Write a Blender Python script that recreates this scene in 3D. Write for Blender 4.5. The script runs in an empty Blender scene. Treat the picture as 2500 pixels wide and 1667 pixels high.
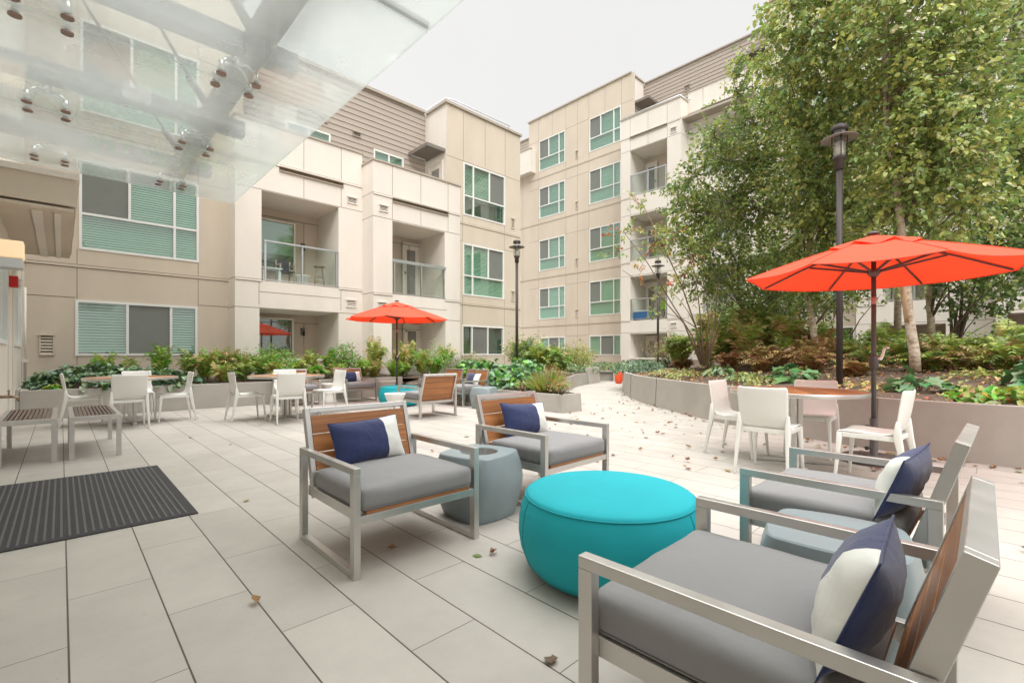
import bpy, bmesh, math, random
import numpy as np
from mathutils import Vector, Matrix
R = math.radians
rng = np.random.default_rng(7)
random.seed(7)
sc = bpy.context.scene
COL = sc.collection

# ------------------------------------------------------------------ materials
def new_mat(name):
    m = bpy.data.materials.new(name); m.use_nodes = True
    nt = m.node_tree
    for n in list(nt.nodes): nt.nodes.remove(n)
    out = nt.nodes.new('ShaderNodeOutputMaterial')
    return m, nt, out
def nd(nt, t, **kw):
    n = nt.nodes.new(t)
    for k, v in kw.items():
        if k.startswith('i_'): n.inputs[int(k[2:])].default_value = v
        else: setattr(n, k, v)
    return n
def lk(nt, a, ai, b, bi): nt.links.new(a.outputs[ai], b.inputs[bi])
def math_n(nt, op, a, b=None, clamp=False):
    n = nt.nodes.new('ShaderNodeMath'); n.operation = op; n.use_clamp = clamp
    for i, v in enumerate((a, b)):
        if v is None: continue
        if isinstance(v, (int, float)): n.inputs[i].default_value = v
        else: nt.links.new(v, n.inputs[i])
    return n.outputs[0]

def surf(name, c, rough=.6, metal=0., var=.08, scale=3., bump=0., bscale=60., spec=.4, dirt=0., stretch=None, coord='Object', sheen=0., wrinkle=0.):
    """principled surface with noise in the colour, roughness and bump"""
    m, nt, out = new_mat(name)
    p = nd(nt, 'ShaderNodeBsdfPrincipled')
    p.inputs['Roughness'].default_value = rough; p.inputs['Metallic'].default_value = metal
    p.inputs['Specular IOR Level'].default_value = spec
    if sheen: p.inputs['Sheen Weight'].default_value = sheen
    tc = nd(nt, 'ShaderNodeTexCoord'); mp = nd(nt, 'ShaderNodeMapping')
    nt.links.new(tc.outputs[coord], mp.inputs[0])
    if stretch: mp.inputs['Scale'].default_value = stretch
    n1 = nd(nt, 'ShaderNodeTexNoise'); n1.inputs['Scale'].default_value = scale; n1.inputs['Detail'].default_value = 6
    n1.inputs['Roughness'].default_value = .65
    lk(nt, mp, 0, n1, 'Vector')
    mr = nd(nt, 'ShaderNodeMapRange'); lk(nt, n1, 0, mr, 0)
    mr.inputs[1].default_value = .25; mr.inputs[2].default_value = .75
    mr.inputs[3].default_value = 1 - var; mr.inputs[4].default_value = 1 + var
    mx = nd(nt, 'ShaderNodeMix', data_type='RGBA', blend_type='MULTIPLY'); mx.inputs[0].default_value = 1
    mx.inputs[6].default_value = (*c, 1); nt.links.new(mr.outputs[0], mx.inputs[7])
    col = mx.outputs[2]
    if dirt:
        n3 = nd(nt, 'ShaderNodeTexNoise'); n3.inputs['Scale'].default_value = scale * .35; n3.inputs['Detail'].default_value = 8
        lk(nt, mp, 0, n3, 'Vector')
        r3 = nd(nt, 'ShaderNodeMapRange'); lk(nt, n3, 0, r3, 0)
        r3.inputs[1].default_value = .52; r3.inputs[2].default_value = .72; r3.inputs[3].default_value = 0; r3.inputs[4].default_value = dirt
        m3 = nd(nt, 'ShaderNodeMix', data_type='RGBA'); nt.links.new(r3.outputs[0], m3.inputs[0])
        nt.links.new(col, m3.inputs[6]); m3.inputs[7].default_value = (c[0]*.55, c[1]*.52, c[2]*.47, 1)
        col = m3.outputs[2]
    nt.links.new(col, p.inputs['Base Color'])
    if bump:
        n2 = nd(nt, 'ShaderNodeTexNoise'); n2.inputs['Scale'].default_value = bscale; n2.inputs['Detail'].default_value = 4
        lk(nt, mp, 0, n2, 'Vector')
        b = nd(nt, 'ShaderNodeBump'); b.inputs['Strength'].default_value = bump; b.inputs['Distance'].default_value = .01
        lk(nt, n2, 0, b, 'Height'); lk(nt, b, 0, p, 'Normal')
        if wrinkle:
            n5 = nd(nt, 'ShaderNodeTexNoise'); n5.inputs['Scale'].default_value = 6; n5.inputs['Detail'].default_value = 3; n5.inputs['Distortion'].default_value = 1.5
            lk(nt, mp, 0, n5, 'Vector'); b5 = nd(nt, 'ShaderNodeBump'); b5.inputs['Strength'].default_value = wrinkle; b5.inputs['Distance'].default_value = .03
            lk(nt, n5, 0, b5, 'Height'); lk(nt, b5, 0, b, 'Normal')
    lk(nt, p, 0, out, 0)
    return m

def leafm(name, c, trans=.35, var=.35, hue=.04):
    m, nt, out = new_mat(name)
    g = nd(nt, 'ShaderNodeNewGeometry')
    hs = nd(nt, 'ShaderNodeHueSaturation'); hs.inputs['Color'].default_value = (*c, 1)
    a = nd(nt, 'ShaderNodeMapRange'); a.inputs[3].default_value = .5 - hue; a.inputs[4].default_value = .5 + hue
    nt.links.new(g.outputs['Random Per Island'], a.inputs[0]); nt.links.new(a.outputs[0], hs.inputs['Hue'])
    wn = nd(nt, 'ShaderNodeTexWhiteNoise', noise_dimensions='1D'); nt.links.new(g.outputs['Random Per Island'], wn.inputs['W'])
    b = nd(nt, 'ShaderNodeMapRange'); b.inputs[3].default_value = 1 - var; b.inputs[4].default_value = 1 + var
    nt.links.new(wn.outputs[0], b.inputs[0]); nt.links.new(b.outputs[0], hs.inputs['Value'])
    p = nd(nt, 'ShaderNodeBsdfPrincipled'); p.inputs['Roughness'].default_value = .38; p.inputs['Specular IOR Level'].default_value = .7
    t = nd(nt, 'ShaderNodeBsdfTranslucent')
    lk(nt, hs, 0, p, 'Base Color'); lk(nt, hs, 0, t, 'Color')
    mx = nd(nt, 'ShaderNodeMixShader'); mx.inputs[0].default_value = trans
    lk(nt, p, 0, mx, 1); lk(nt, t, 0, mx, 2); lk(nt, mx, 0, out, 0)
    return m

def glassm(name, tint, refl=.06, rough=.02, frit=0., fritc=(.8, .82, .8)):
    m, nt, out = new_mat(name)
    tr = nd(nt, 'ShaderNodeBsdfTransparent'); tr.inputs[0].default_value = (*tint, 1)
    gl = nd(nt, 'ShaderNodeBsdfGlossy'); gl.inputs['Roughness'].default_value = rough; gl.inputs[0].default_value = (.95, .97, .97, 1)
    lw = nd(nt, 'ShaderNodeLayerWeight'); lw.inputs[0].default_value = .5
    f = math_n(nt, 'ADD', math_n(nt, 'MULTIPLY', math_n(nt, 'POWER', lw.outputs['Facing'], 5.), .9), .03 + refl, True)
    mx = nd(nt, 'ShaderNodeMixShader'); nt.links.new(f, mx.inputs[0])
    base = tr
    if frit:
        d = nd(nt, 'ShaderNodeBsdfDiffuse'); d.inputs[0].default_value = (*fritc, 1)
        t = nd(nt, 'ShaderNodeBsdfTranslucent'); t.inputs[0].default_value = (*fritc, 1)
        ms = nd(nt, 'ShaderNodeMixShader'); ms.inputs[0].default_value = .5
        lk(nt, d, 0, ms, 1); lk(nt, t, 0, ms, 2)
        m2 = nd(nt, 'ShaderNodeMixShader')
        tc = nd(nt, 'ShaderNodeTexCoord'); nz = nd(nt, 'ShaderNodeTexNoise'); nz.inputs['Scale'].default_value = 1.3; nz.inputs['Detail'].default_value = 5
        lk(nt, tc, 'Object', nz, 'Vector')
        r = nd(nt, 'ShaderNodeMapRange'); lk(nt, nz, 0, r, 0); r.inputs[1].default_value = .3; r.inputs[2].default_value = .7
        r.inputs[3].default_value = frit * .8; r.inputs[4].default_value = frit * 1.2
        nt.links.new(r.outputs[0], m2.inputs[0])
        lk(nt, tr, 0, m2, 1); lk(nt, ms, 0, m2, 2); base = m2
    lk(nt, base, 0, mx, 1); lk(nt, gl, 0, mx, 2); lk(nt, mx, 0, out, 0)
    return m

def paver_mat():
    m, nt, out = new_mat('paver')
    p = nd(nt, 'ShaderNodeBsdfPrincipled'); p.inputs['Roughness'].default_value = .62; p.inputs['Specular IOR Level'].default_value = .35
    tc = nd(nt, 'ShaderNodeTexCoord'); sp = nd(nt, 'ShaderNodeSeparateXYZ'); lk(nt, tc, 'Object', sp, 0)
    PW, PL = .305, .922
    u = math_n(nt, 'DIVIDE', math_n(nt, 'SUBTRACT', sp.outputs[0], .02), PW)
    row = math_n(nt, 'FLOOR', u); fu = math_n(nt, 'SUBTRACT', u, row)
    half = math_n(nt, 'MULTIPLY', math_n(nt, 'FLOORED_MODULO', row, 2.), .5)
    v = math_n(nt, 'ADD', math_n(nt, 'DIVIDE', math_n(nt, 'SUBTRACT', sp.outputs[1], 2.43 + .461), PL), half)
    cell = math_n(nt, 'FLOOR', v); fv = math_n(nt, 'SUBTRACT', v, cell)
    du = math_n(nt, 'MULTIPLY', math_n(nt, 'MINIMUM', fu, math_n(nt, 'SUBTRACT', 1., fu)), PW)
    dv = math_n(nt, 'MULTIPLY', math_n(nt, 'MINIMUM', fv, math_n(nt, 'SUBTRACT', 1., fv)), PL)
    def step(d, w, soft):
        r = nd(nt, 'ShaderNodeMapRange'); nt.links.new(d, r.inputs[0]); r.inputs[1].default_value = w; r.inputs[2].default_value = w + soft
        return r.outputs[0]
    j = math_n(nt, 'MULTIPLY', step(du, .0022, .0014), step(dv, .0009, .0012))
    cb = nd(nt, 'ShaderNodeCombineXYZ'); nt.links.new(row, cb.inputs[0]); nt.links.new(cell, cb.inputs[1])
    wn = nd(nt, 'ShaderNodeTexWhiteNoise', noise_dimensions='3D'); lk(nt, cb, 0, wn, 'Vector')
    r1 = nd(nt, 'ShaderNodeMapRange'); lk(nt, wn, 0, r1, 0); r1.inputs[3].default_value = .93; r1.inputs[4].default_value = 1.05
    n1 = nd(nt, 'ShaderNodeTexNoise'); n1.inputs['Scale'].default_value = 2.2; n1.inputs['Detail'].default_value = 8; n1.inputs['Roughness'].default_value = .7
    lk(nt, tc, 'Object', n1, 'Vector')
    r2 = nd(nt, 'ShaderNodeMapRange'); lk(nt, n1, 0, r2, 0); r2.inputs[1].default_value = .3; r2.inputs[2].default_value = .7; r2.inputs[3].default_value = .88; r2.inputs[4].default_value = 1.06
    n4 = nd(nt, 'ShaderNodeTexNoise'); n4.inputs['Scale'].default_value = 260; n4.inputs['Detail'].default_value = 2
    lk(nt, tc, 'Object', n4, 'Vector')
    r4 = nd(nt, 'ShaderNodeMapRange'); lk(nt, n4, 0, r4, 0); r4.inputs[1].default_value = .3; r4.inputs[2].default_value = .7; r4.inputs[3].default_value = .95; r4.inputs[4].default_value = 1.04
    # small dark specks / stains
    vo = nd(nt, 'ShaderNodeTexNoise'); vo.inputs['Scale'].default_value = 34; vo.inputs['Detail'].default_value = 3; lk(nt, tc, 'Object', vo, 'Vector')
    r5 = nd(nt, 'ShaderNodeMapRange'); lk(nt, vo, 0, r5, 0); r5.inputs[1].default_value = .70; r5.inputs[2].default_value = .76; r5.inputs[3].default_value = 1; r5.inputs[4].default_value = .8
    val = math_n(nt, 'MULTIPLY', math_n(nt, 'MULTIPLY', r1.outputs[0], r2.outputs[0]), math_n(nt, 'MULTIPLY', r4.outputs[0], r5.outputs[0]))
    mx = nd(nt, 'ShaderNodeMix', data_type='RGBA', blend_type='MULTIPLY'); mx.inputs[0].default_value = 1
    mx.inputs[6].default_value = (.45, .42, .38, 1); nt.links.new(val, mx.inputs[7])
    m2 = nd(nt, 'ShaderNodeMix', data_type='RGBA'); nt.links.new(j, m2.inputs[0]); m2.inputs[6].default_value = (.085, .075, .06, 1)
    nt.links.new(mx.outputs[2], m2.inputs[7]); nt.links.new(m2.outputs[2], p.inputs['Base Color'])
    hh = math_n(nt, 'ADD', j, math_n(nt, 'MULTIPLY', n4.outputs[0], .05))
    b = nd(nt, 'ShaderNodeBump'); b.inputs['Strength'].default_value = .6; b.inputs['Distance'].default_value = .004
    nt.links.new(hh, b.inputs['Height']); lk(nt, b, 0, p, 'Normal'); lk(nt, p, 0, out, 0)
    return m

def wood_mat(name, c, axis='X', along=1.2):
    m, nt, out = new_mat(name)
    p = nd(nt, 'ShaderNodeBsdfPrincipled'); p.inputs['Roughness'].default_value = .42
    tc = nd(nt, 'ShaderNodeTexCoord'); mp = nd(nt, 'ShaderNodeMapping'); lk(nt, tc, 'Object', mp, 0)
    s = {'X': (along, 28, 28), 'Y': (28, along, 28)}[axis]; mp.inputs['Scale'].default_value = s
    n = nd(nt, 'ShaderNodeTexNoise'); n.inputs['Scale'].default_value = 2.; n.inputs['Detail'].default_value = 8; n.inputs['Roughness'].default_value = .65
    lk(nt, mp, 0, n, 'Vector')
    g = nd(nt, 'ShaderNodeNewGeometry')
    cr = nd(nt, 'ShaderNodeValToRGB'); lk(nt, n, 0, cr, 0)
    e = cr.color_ramp.elements
    e[0].position = .28; e[0].color = (c[0]*.55, c[1]*.48, c[2]*.42, 1); e[1].position = .72; e[1].color = (c[0]*1.18, c[1]*1.2, c[2]*1.2, 1)
    hs = nd(nt, 'ShaderNodeHueSaturation'); r = nd(nt, 'ShaderNodeMapRange'); r.inputs[3].default_value = .78; r.inputs[4].default_value = 1.2
    nt.links.new(g.outputs['Random Per Island'], r.inputs[0]); nt.links.new(r.outputs[0], hs.inputs['Value']); lk(nt, cr, 0, hs, 'Color')
    lk(nt, hs, 0, p, 'Base Color')
    b = nd(nt, 'ShaderNodeBump'); b.inputs['Strength'].default_value = .15; b.inputs['Distance'].default_value = .003; lk(nt, n, 0, b, 'Height'); lk(nt, b, 0, p, 'Normal')
    lk(nt, p, 0, out, 0); return m

def metal_mat(name, c, rough=.3, aniso=(1, 1, 40)):
    m, nt, out = new_mat(name)
    p = nd(nt, 'ShaderNodeBsdfPrincipled'); p.inputs['Metallic'].default_value = .9
    tc = nd(nt, 'ShaderNodeTexCoord'); n = nd(nt, 'ShaderNodeTexNoise'); n.inputs['Scale'].default_value = 9; n.inputs['Detail'].default_value = 6
    mp = nd(nt, 'ShaderNodeMapping'); mp.inputs['Scale'].default_value = (1, 1, 1); lk(nt, tc, 'Object', mp, 0); lk(nt, mp, 0, n, 'Vector')
    r = nd(nt, 'ShaderNodeMapRange'); lk(nt, n, 0, r, 0); r.inputs[1].default_value = .3; r.inputs[2].default_value = .7
    r.inputs[3].default_value = rough * .92; r.inputs[4].default_value = rough * 1.12; nt.links.new(r.outputs[0], p.inputs['Roughness'])
    r2 = nd(nt, 'ShaderNodeMapRange'); lk(nt, n, 0, r2, 0); r2.inputs[1].default_value = .3; r2.inputs[2].default_value = .7
    r2.inputs[3].default_value = .96; r2.inputs[4].default_value = 1.03
    mx = nd(nt, 'ShaderNodeMix', data_type='RGBA', blend_type='MULTIPLY'); mx.inputs[0].default_value = 1
    mx.inputs[6].default_value = (*c, 1); nt.links.new(r2.outputs[0], mx.inputs[7]); nt.links.new(mx.outputs[2], p.inputs['Base Color'])
    lk(nt, p, 0, out, 0); return m

def fabric_trans(name, c, trans):
    m, nt, out = new_mat(name)
    p = nd(nt, 'ShaderNodeBsdfPrincipled'); p.inputs['Roughness'].default_value = .85; p.inputs['Specular IOR Level'].default_value = .15
    p.inputs['Base Color'].default_value = (*c, 1)
    t = nd(nt, 'ShaderNodeBsdfTranslucent'); t.inputs[0].default_value = (.95, .05, .01, 1)
    mx = nd(nt, 'ShaderNodeMixShader'); mx.inputs[0].default_value = trans
    tc = nd(nt, 'ShaderNodeTexCoord'); n = nd(nt, 'ShaderNodeTexNoise'); n.inputs['Scale'].default_value = 500; lk(nt, tc, 'Object', n, 'Vector')
    b = nd(nt, 'ShaderNodeBump'); b.inputs['Strength'].default_value = .12; b.inputs['Distance'].default_value = .002; lk(nt, n, 0, b, 'Height'); lk(nt, b, 0, p, 'Normal')
    lk(nt, p, 0, mx, 1); lk(nt, t, 0, mx, 2); lk(nt, mx, 0, out, 0); return m

def emis(name, c, s):
    m, nt, out = new_mat(name); e = nd(nt, 'ShaderNodeEmission'); e.inputs[0].default_value = (*c, 1); e.inputs[1].default_value = s
    d = nd(nt, 'ShaderNodeBsdfDiffuse'); d.inputs[0].default_value = (.8, .8, .75, 1)
    a = nd(nt, 'ShaderNodeAddShader'); lk(nt, e, 0, a, 0); lk(nt, d, 0, a, 1); lk(nt, a, 0, out, 0); return m

def bark_mat(name, c, c2, sc_=6, strong=.6):
    m, nt, out = new_mat(name)
    p = nd(nt, 'ShaderNodeBsdfPrincipled'); p.inputs['Roughness'].default_value = .75
    tc = nd(nt, 'ShaderNodeTexCoord'); mp = nd(nt, 'ShaderNodeMapping'); mp.inputs['Scale'].default_value = (1.2, 1.2, 3.2); lk(nt, tc, 'Object', mp, 0)
    n = nd(nt, 'ShaderNodeTexNoise'); n.inputs['Scale'].default_value = sc_; n.inputs['Detail'].default_value = 7; n.inputs['Roughness'].default_value = .7; lk(nt, mp, 0, n, 'Vector')
    cr = nd(nt, 'ShaderNodeValToRGB'); lk(nt, n, 0, cr, 0); e = cr.color_ramp.elements
    e[0].position = .36; e[0].color = (*c2, 1); e[1].position = .56; e[1].color = (*c, 1)
    lk(nt, cr, 0, p, 'Base Color')
    b = nd(nt, 'ShaderNodeBump'); b.inputs['Strength'].default_value = strong; b.inputs['Distance'].default_value = .01; lk(nt, n, 0, b, 'Height'); lk(nt, b, 0, p, 'Normal')
    lk(nt, p, 0, out, 0); return m

M = {}
M['paver'] = paver_mat()
M['tan'] = surf('tan_panel', (.60, .525, .43), .75, var=.06, scale=1.6, bump=.10, bscale=160, dirt=.16, stretch=(1, 1, .35))
M['light'] = surf('light_panel', (.735, .69, .625), .75, var=.05, scale=1.6, bump=.10, bscale=160, dirt=.18, stretch=(1, 1, .35))
M['joint'] = surf('panel_joint', (.20, .165, .125), .8)
M['siding'] = surf('lap_siding', (.40, .345, .295), .75, var=.06, scale=1.5, stretch=(.4, .4, 5))
M['coping'] = surf('coping_metal', (.42, .37, .31), .5)
M['white'] = surf('window_white', (.78, .79, .77), .45, var=.03)
M['pane'] = glassm('window_glass', (.54, .81, .69), .18)
M['rail_glass'] = glassm('railing_glass', (.80, .88, .86), .03)
M['blind'] = surf('blind', (.72, .75, .66), .6, var=.04)
M['dark'] = surf('dark_backing', (.05, .052, .045), .9, var=.2)
M['room'] = surf('dim_room_backing', (.14, .13, .11), .9, var=.3, scale=1.5)
M['screen'] = surf('insect_screen', (.25, .245, .23), .8, var=.05)
def see(m, k):
    nt = m.node_tree; out = [n for n in nt.nodes if n.type == 'OUTPUT_MATERIAL'][0]; src = out.inputs[0].links[0].from_socket
    t = nd(nt, 'ShaderNodeBsdfTransparent'); x = nd(nt, 'ShaderNodeMixShader'); x.inputs[0].default_value = k
    nt.links.new(t.outputs[0], x.inputs[2]); nt.links.new(src, x.inputs[1]); nt.links.new(x.outputs[0], out.inputs[0])
see(M['screen'], .35)
M['alu'] = metal_mat('anodised_rail', (.62, .64, .66), .4)
M['slot'] = surf('rusty_slot', (.16, .12, .08), .9, var=.5, scale=14)
M['steel'] = metal_mat('brushed_steel', (.60, .58, .555), .38)
M['galv'] = surf('painted_steel', (.22, .235, .245), .5)
M['teak'] = wood_mat('teak', (.40, .165, .058), 'X')
M['teak_top'] = wood_mat('teak_top', (.47, .22, .10), 'X', .8)
M['slatwood'] = wood_mat('dark_slats', (.17, .115, .10), 'Y')
M['cushion'] = surf('grey_cushion', (.235, .233, .236), .85, var=.05, scale=5, bump=.08, bscale=600, sheen=.15, wrinkle=.10)
M['navy'] = surf('navy_cloth', (.018, .029, .10), .85, var=.08, bump=.09, bscale=600, sheen=.3, wrinkle=.22)
M['cream'] = surf('cream_cloth', (.70, .70, .66), .85, var=.05, bump=.09, bscale=600, wrinkle=.22)
M['pink'] = surf('pink_piping', (.5, .22, .24), .8)
M['turq'] = surf('turquoise_fabric', (.008, .36, .42), .8, var=.06, bump=.10, bscale=300, wrinkle=.06)
M['turq_d'] = surf('turquoise_seam', (.003, .30, .35), .75)
M['greytable'] = surf('grey_resin', (.245, .295, .31), .38, var=.06, scale=4, bump=.05, bscale=90)
M['dish'] = surf('dark_dish', (.10, .11, .115), .15, metal=.3)
M['plastic'] = surf('white_plastic', (.78, .77, .73), .38, var=.02)
M['concrete'] = surf('planter_concrete', (.385, .36, .325), .8, var=.09, scale=2.2, bump=.15, bscale=70, dirt=.35)
M['concrete_l'] = surf('planter_concrete_pale', (.45, .425, .385), .8, var=.08, scale=2.2, bump=.15, bscale=70, dirt=.25)
M['soil'] = surf('mulch', (.12, .082, .06), .95, var=.55, scale=22, bump=1., bscale=45, dirt=.4)
M['ground'] = surf('outer_ground', (.2, .19, .17), .9)
M['rubber'] = surf('mat_rubber', (.05, .048, .05), .8, var=.25, scale=40, bump=.5, bscale=300)
M['rubber_l'] = surf('mat_rib', (.115, .112, .115), .8, var=.25, scale=60, bump=.4, bscale=400)
M['umb'] = fabric_trans('orange_canopy', (.95, .13, .075), .30)
M['umb_rib'] = surf('umbrella_rib', (.11, .075, .07), .5)
M['bronze'] = surf('bronze_pole', (.050, .038, .036), .5)
M['pole_d'] = surf('umbrella_pole', (.085, .078, .075), .45)
M['lampglass'] = glassm('lamp_glass', (.92, .95, .93), .05, frit=.25)
M['diffuser'] = surf('lamp_diffuser', (.62, .60, .56), .5)
M['red'] = surf('alarm_red', (.55, .02, .02), .4)
M['brass'] = metal_mat('tap_brass', (.35, .27, .18), .4)
M['glow'] = emis('sconce_glow', (1., .55, .16), .55)
M['bulb'] = surf('string_bulb', (.8, .78, .7), .3)
M['canopy_glass'] = glassm('canopy_glass', (.90, .94, .93), .02, frit=.33, fritc=(.80, .81, .80))
M['disc'] = metal_mat('spider_disc', (.36, .27, .24), .45)
M['chrome'] = metal_mat('spider_chrome', (.75, .76, .76), .2)
M['bark_w'] = bark_mat('birch_bark', (.62, .53, .43), (.26, .16, .10))
M['bark_b'] = bark_mat('brown_bark', (.17, .12, .09), (.07, .05, .04))
M['bark_peel'] = surf('peeling_bark', (.62, .42, .26), .8, var=.2)
M['twig'] = surf('twig_bark', (.20, .14, .10), .8, var=.2)
M['black'] = surf('black_metal', (.03, .03, .032), .5)
M['blue'] = surf('cooler_blue', (.03, .16, .42), .5)
M['lime'] = surf('lime_plastic', (.30, .50, .03), .6)
M['orange'] = surf('orange_plastic', (.85, .10, .03), .45)
M['woodpale'] = surf('pale_wood', (.42, .35, .27), .7, var=.15)
M['awning'] = surf('awning_metal', (.20, .175, .155), .6)
L = {}
L['g1'] = leafm('leaf_green', (0.26, 0.35, 0.1)); L['g2'] = leafm('leaf_dark', (0.16, 0.25, 0.085))
L['g3'] = leafm('leaf_yellowgreen', (0.41, 0.46, 0.12)); L['g4'] = leafm('leaf_pale', (0.55, 0.56, 0.27))
L['or'] = leafm('leaf_orange', (.50, .15, .03)); L['ye'] = leafm('leaf_yellow', (.50, .33, .05))
L['iv'] = leafm('leaf_ivy', (0.087, 0.181, 0.087), .15); L['ivl'] = leafm('leaf_ivy_light', (0.203, 0.319, 0.174), .15)
L['bright'] = leafm('leaf_bright', (0.2, 0.46, 0.05)); L['fern'] = leafm('leaf_fern', (0.36, 0.44, 0.09))
L['fernd'] = leafm('leaf_fern_dark', (0.21, 0.3, 0.07)); L['brown'] = leafm('leaf_brown', (0.46, 0.26, 0.12), .2)
L['rust'] = leafm('leaf_rust', (0.33, 0.18, 0.09), .2); L['grey'] = leafm('leaf_greygreen', (0.217, 0.290, 0.174))
L['aca'] = leafm('leaf_big', (.085, .22, .07), .15); L['acal'] = leafm('leaf_big_pale', (.16, .27, .12), .15)
L['redf'] = leafm('petal_red', (.75, .05, .035), .2); L['purp'] = leafm('leaf_purplebrown', (0.246, 0.131, 0.094))
L['lime'] = leafm('leaf_lime', (.30, .45, .04))
L['fall'] = leafm('fallen_brown', (.36, .12, .05), .1); L['fall2'] = leafm('fallen_dark', (.17, .10, .06), .1)
L['straw'] = leafm('leaf_straw', (0.56, 0.44, 0.18))

# ------------------------------------------------------------------ geometry helpers
def tag(o, label=None, cat=None, group=None, kind=None):
    if label: o['label'] = label
    if cat: o['category'] = cat
    if group: o['group'] = group
    if kind: o['kind'] = kind
    return o
WORLD = set()
def empty(name, loc, label, cat, group=None, rz=0., world=False):
    o = bpy.data.objects.new(name, None); COL.objects.link(o)
    o.location = loc; o.rotation_euler = (0, 0, rz); o.empty_display_size = .1
    if world: WORLD.add(o.name)
    return tag(o, label, cat, group)
def link_mesh(name, me, mats, parent=None):
    for m in mats: me.materials.append(m)
    o = bpy.data.objects.new(name, me); COL.objects.link(o)
    if parent is not None:
        o.parent = parent; r = parent
        if r.name in WORLD: o.matrix_parent_inverse = Matrix.Translation(-Vector(r.location))
    return o
class MB:
    def __init__(s, T=None): s.v = []; s.f = []; s.m = []; s.s = []; s.T = T
    def add(s, vs, fs, mi=0, sm=False):
        o = len(s.v)
        for p in vs:
            s.v.append(tuple(s.T(*p)) if s.T else tuple(p))
        for f in fs: s.f.append(tuple(i + o for i in f)); s.m.append(mi); s.s.append(sm)
        return s
    def quad(s, a, b, c, d, mi=0): return s.add([a, b, c, d], [(0, 1, 2, 3)], mi)
    def box(s, x0, x1, y0, y1, z0, z1, mi=0):
        vs = [(x, y, z) for x in (x0, x1) for y in (y0, y1) for z in (z0, z1)]
        return s.add(vs, [(0, 1, 3, 2), (4, 6, 7, 5), (0, 4, 5, 1), (2, 3, 7, 6), (0, 2, 6, 4), (1, 5, 7, 3)], mi)
    def bar(s, p0, p1, w, h, mi=0, up=(0, 0, 1)):
        p0 = Vector(p0); p1 = Vector(p1); d = (p1 - p0).normalized(); u = Vector(up)
        if abs(d.dot(u)) > .98: u = Vector((0, 1, 0))
        a = d.cross(u).normalized(); b = a.cross(d).normalized()
        vs = [p + a * (i * w / 2) + b * (j * h / 2) for p in (p0, p1) for i in (-1, 1) for j in (-1, 1)]
        return s.add([tuple(v) for v in vs], [(0, 1, 3, 2), (4, 6, 7, 5), (0, 4, 5, 1), (2, 3, 7, 6), (0, 2, 6, 4), (1, 5, 7, 3)], mi)
    def tube(s, pts, rs, n=8, mi=0, sm=True, caps=True):
        pts = [Vector(p) for p in pts]
        if isinstance(rs, (int, float)): rs = [rs] * len(pts)
        rings = []; ref = Vector((0, 0, 1))
        for i, p in enumerate(pts):
            d = (pts[min(i + 1, len(pts) - 1)] - pts[max(i - 1, 0)]).normalized()
            r = ref if abs(d.dot(ref)) < .95 else Vector((1, 0, 0))
            a = d.cross(r).normalized(); b = d.cross(a).normalized()
            rings.append([p + (a * math.cos(k * 2 * math.pi / n) + b * math.sin(k * 2 * math.pi / n)) * rs[i] for k in range(n)])
        vs = [tuple(v) for r in rings for v in r]
        fs = [(i * n + k, i * n + (k + 1) % n, (i + 1) * n + (k + 1) % n, (i + 1) * n + k) for i in range(len(pts) - 1) for k in range(n)]
        s.add(vs, fs, mi, sm)
        if caps:
            o = len(s.v) - len(vs)
            s.f.append(tuple(o + k for k in range(n))); s.m.append(mi); s.s.append(False)
            s.f.append(tuple(o + (len(pts) - 1) * n + k for k in range(n))); s.m.append(mi); s.s.append(False)
        return s
    def lathe(s, prof, n=32, c=(0, 0, 0), mi=0, sm=True):
        vs = [(c[0] + r * math.cos(k * 2 * math.pi / n), c[1] + r * math.sin(k * 2 * math.pi / n), c[2] + z) for r, z in prof for k in range(n)]
        fs = [(i * n + k, i * n + (k + 1) % n, (i + 1) * n + (k + 1) % n, (i + 1) * n + k) for i in range(len(prof) - 1) for k in range(n)]
        return s.add(vs, fs, mi, sm)
    def build(s, name, mats, parent=None, bevel=0., seg=2, label=None):
        me = bpy.data.meshes.new(name); me.from_pydata(s.v, [], s.f)
        me.polygons.foreach_set('material_index', s.m); me.polygons.foreach_set('use_smooth', s.s); me.update()
        if any(s.s) or bevel:
            bm = bmesh.new(); bm.from_mesh(me); bmesh.ops.recalc_face_normals(bm, faces=bm.faces); bm.to_mesh(me); bm.free()
        o = link_mesh(name, me, mats if isinstance(mats, (list, tuple)) else [mats], parent)
        if bevel:
            b = o.modifiers.new('bevel', 'BEVEL'); b.width = bevel; b.segments = seg; b.limit_method = 'ANGLE'; b.angle_limit = R(40)
        if label: o['label'] = label
        return o
def copy_tree(src, parent=None):
    c = src.copy(); COL.objects.link(c)
    if parent is not None: c.parent = parent
    for ch in src.children: copy_tree(ch, c)
    return c
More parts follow.
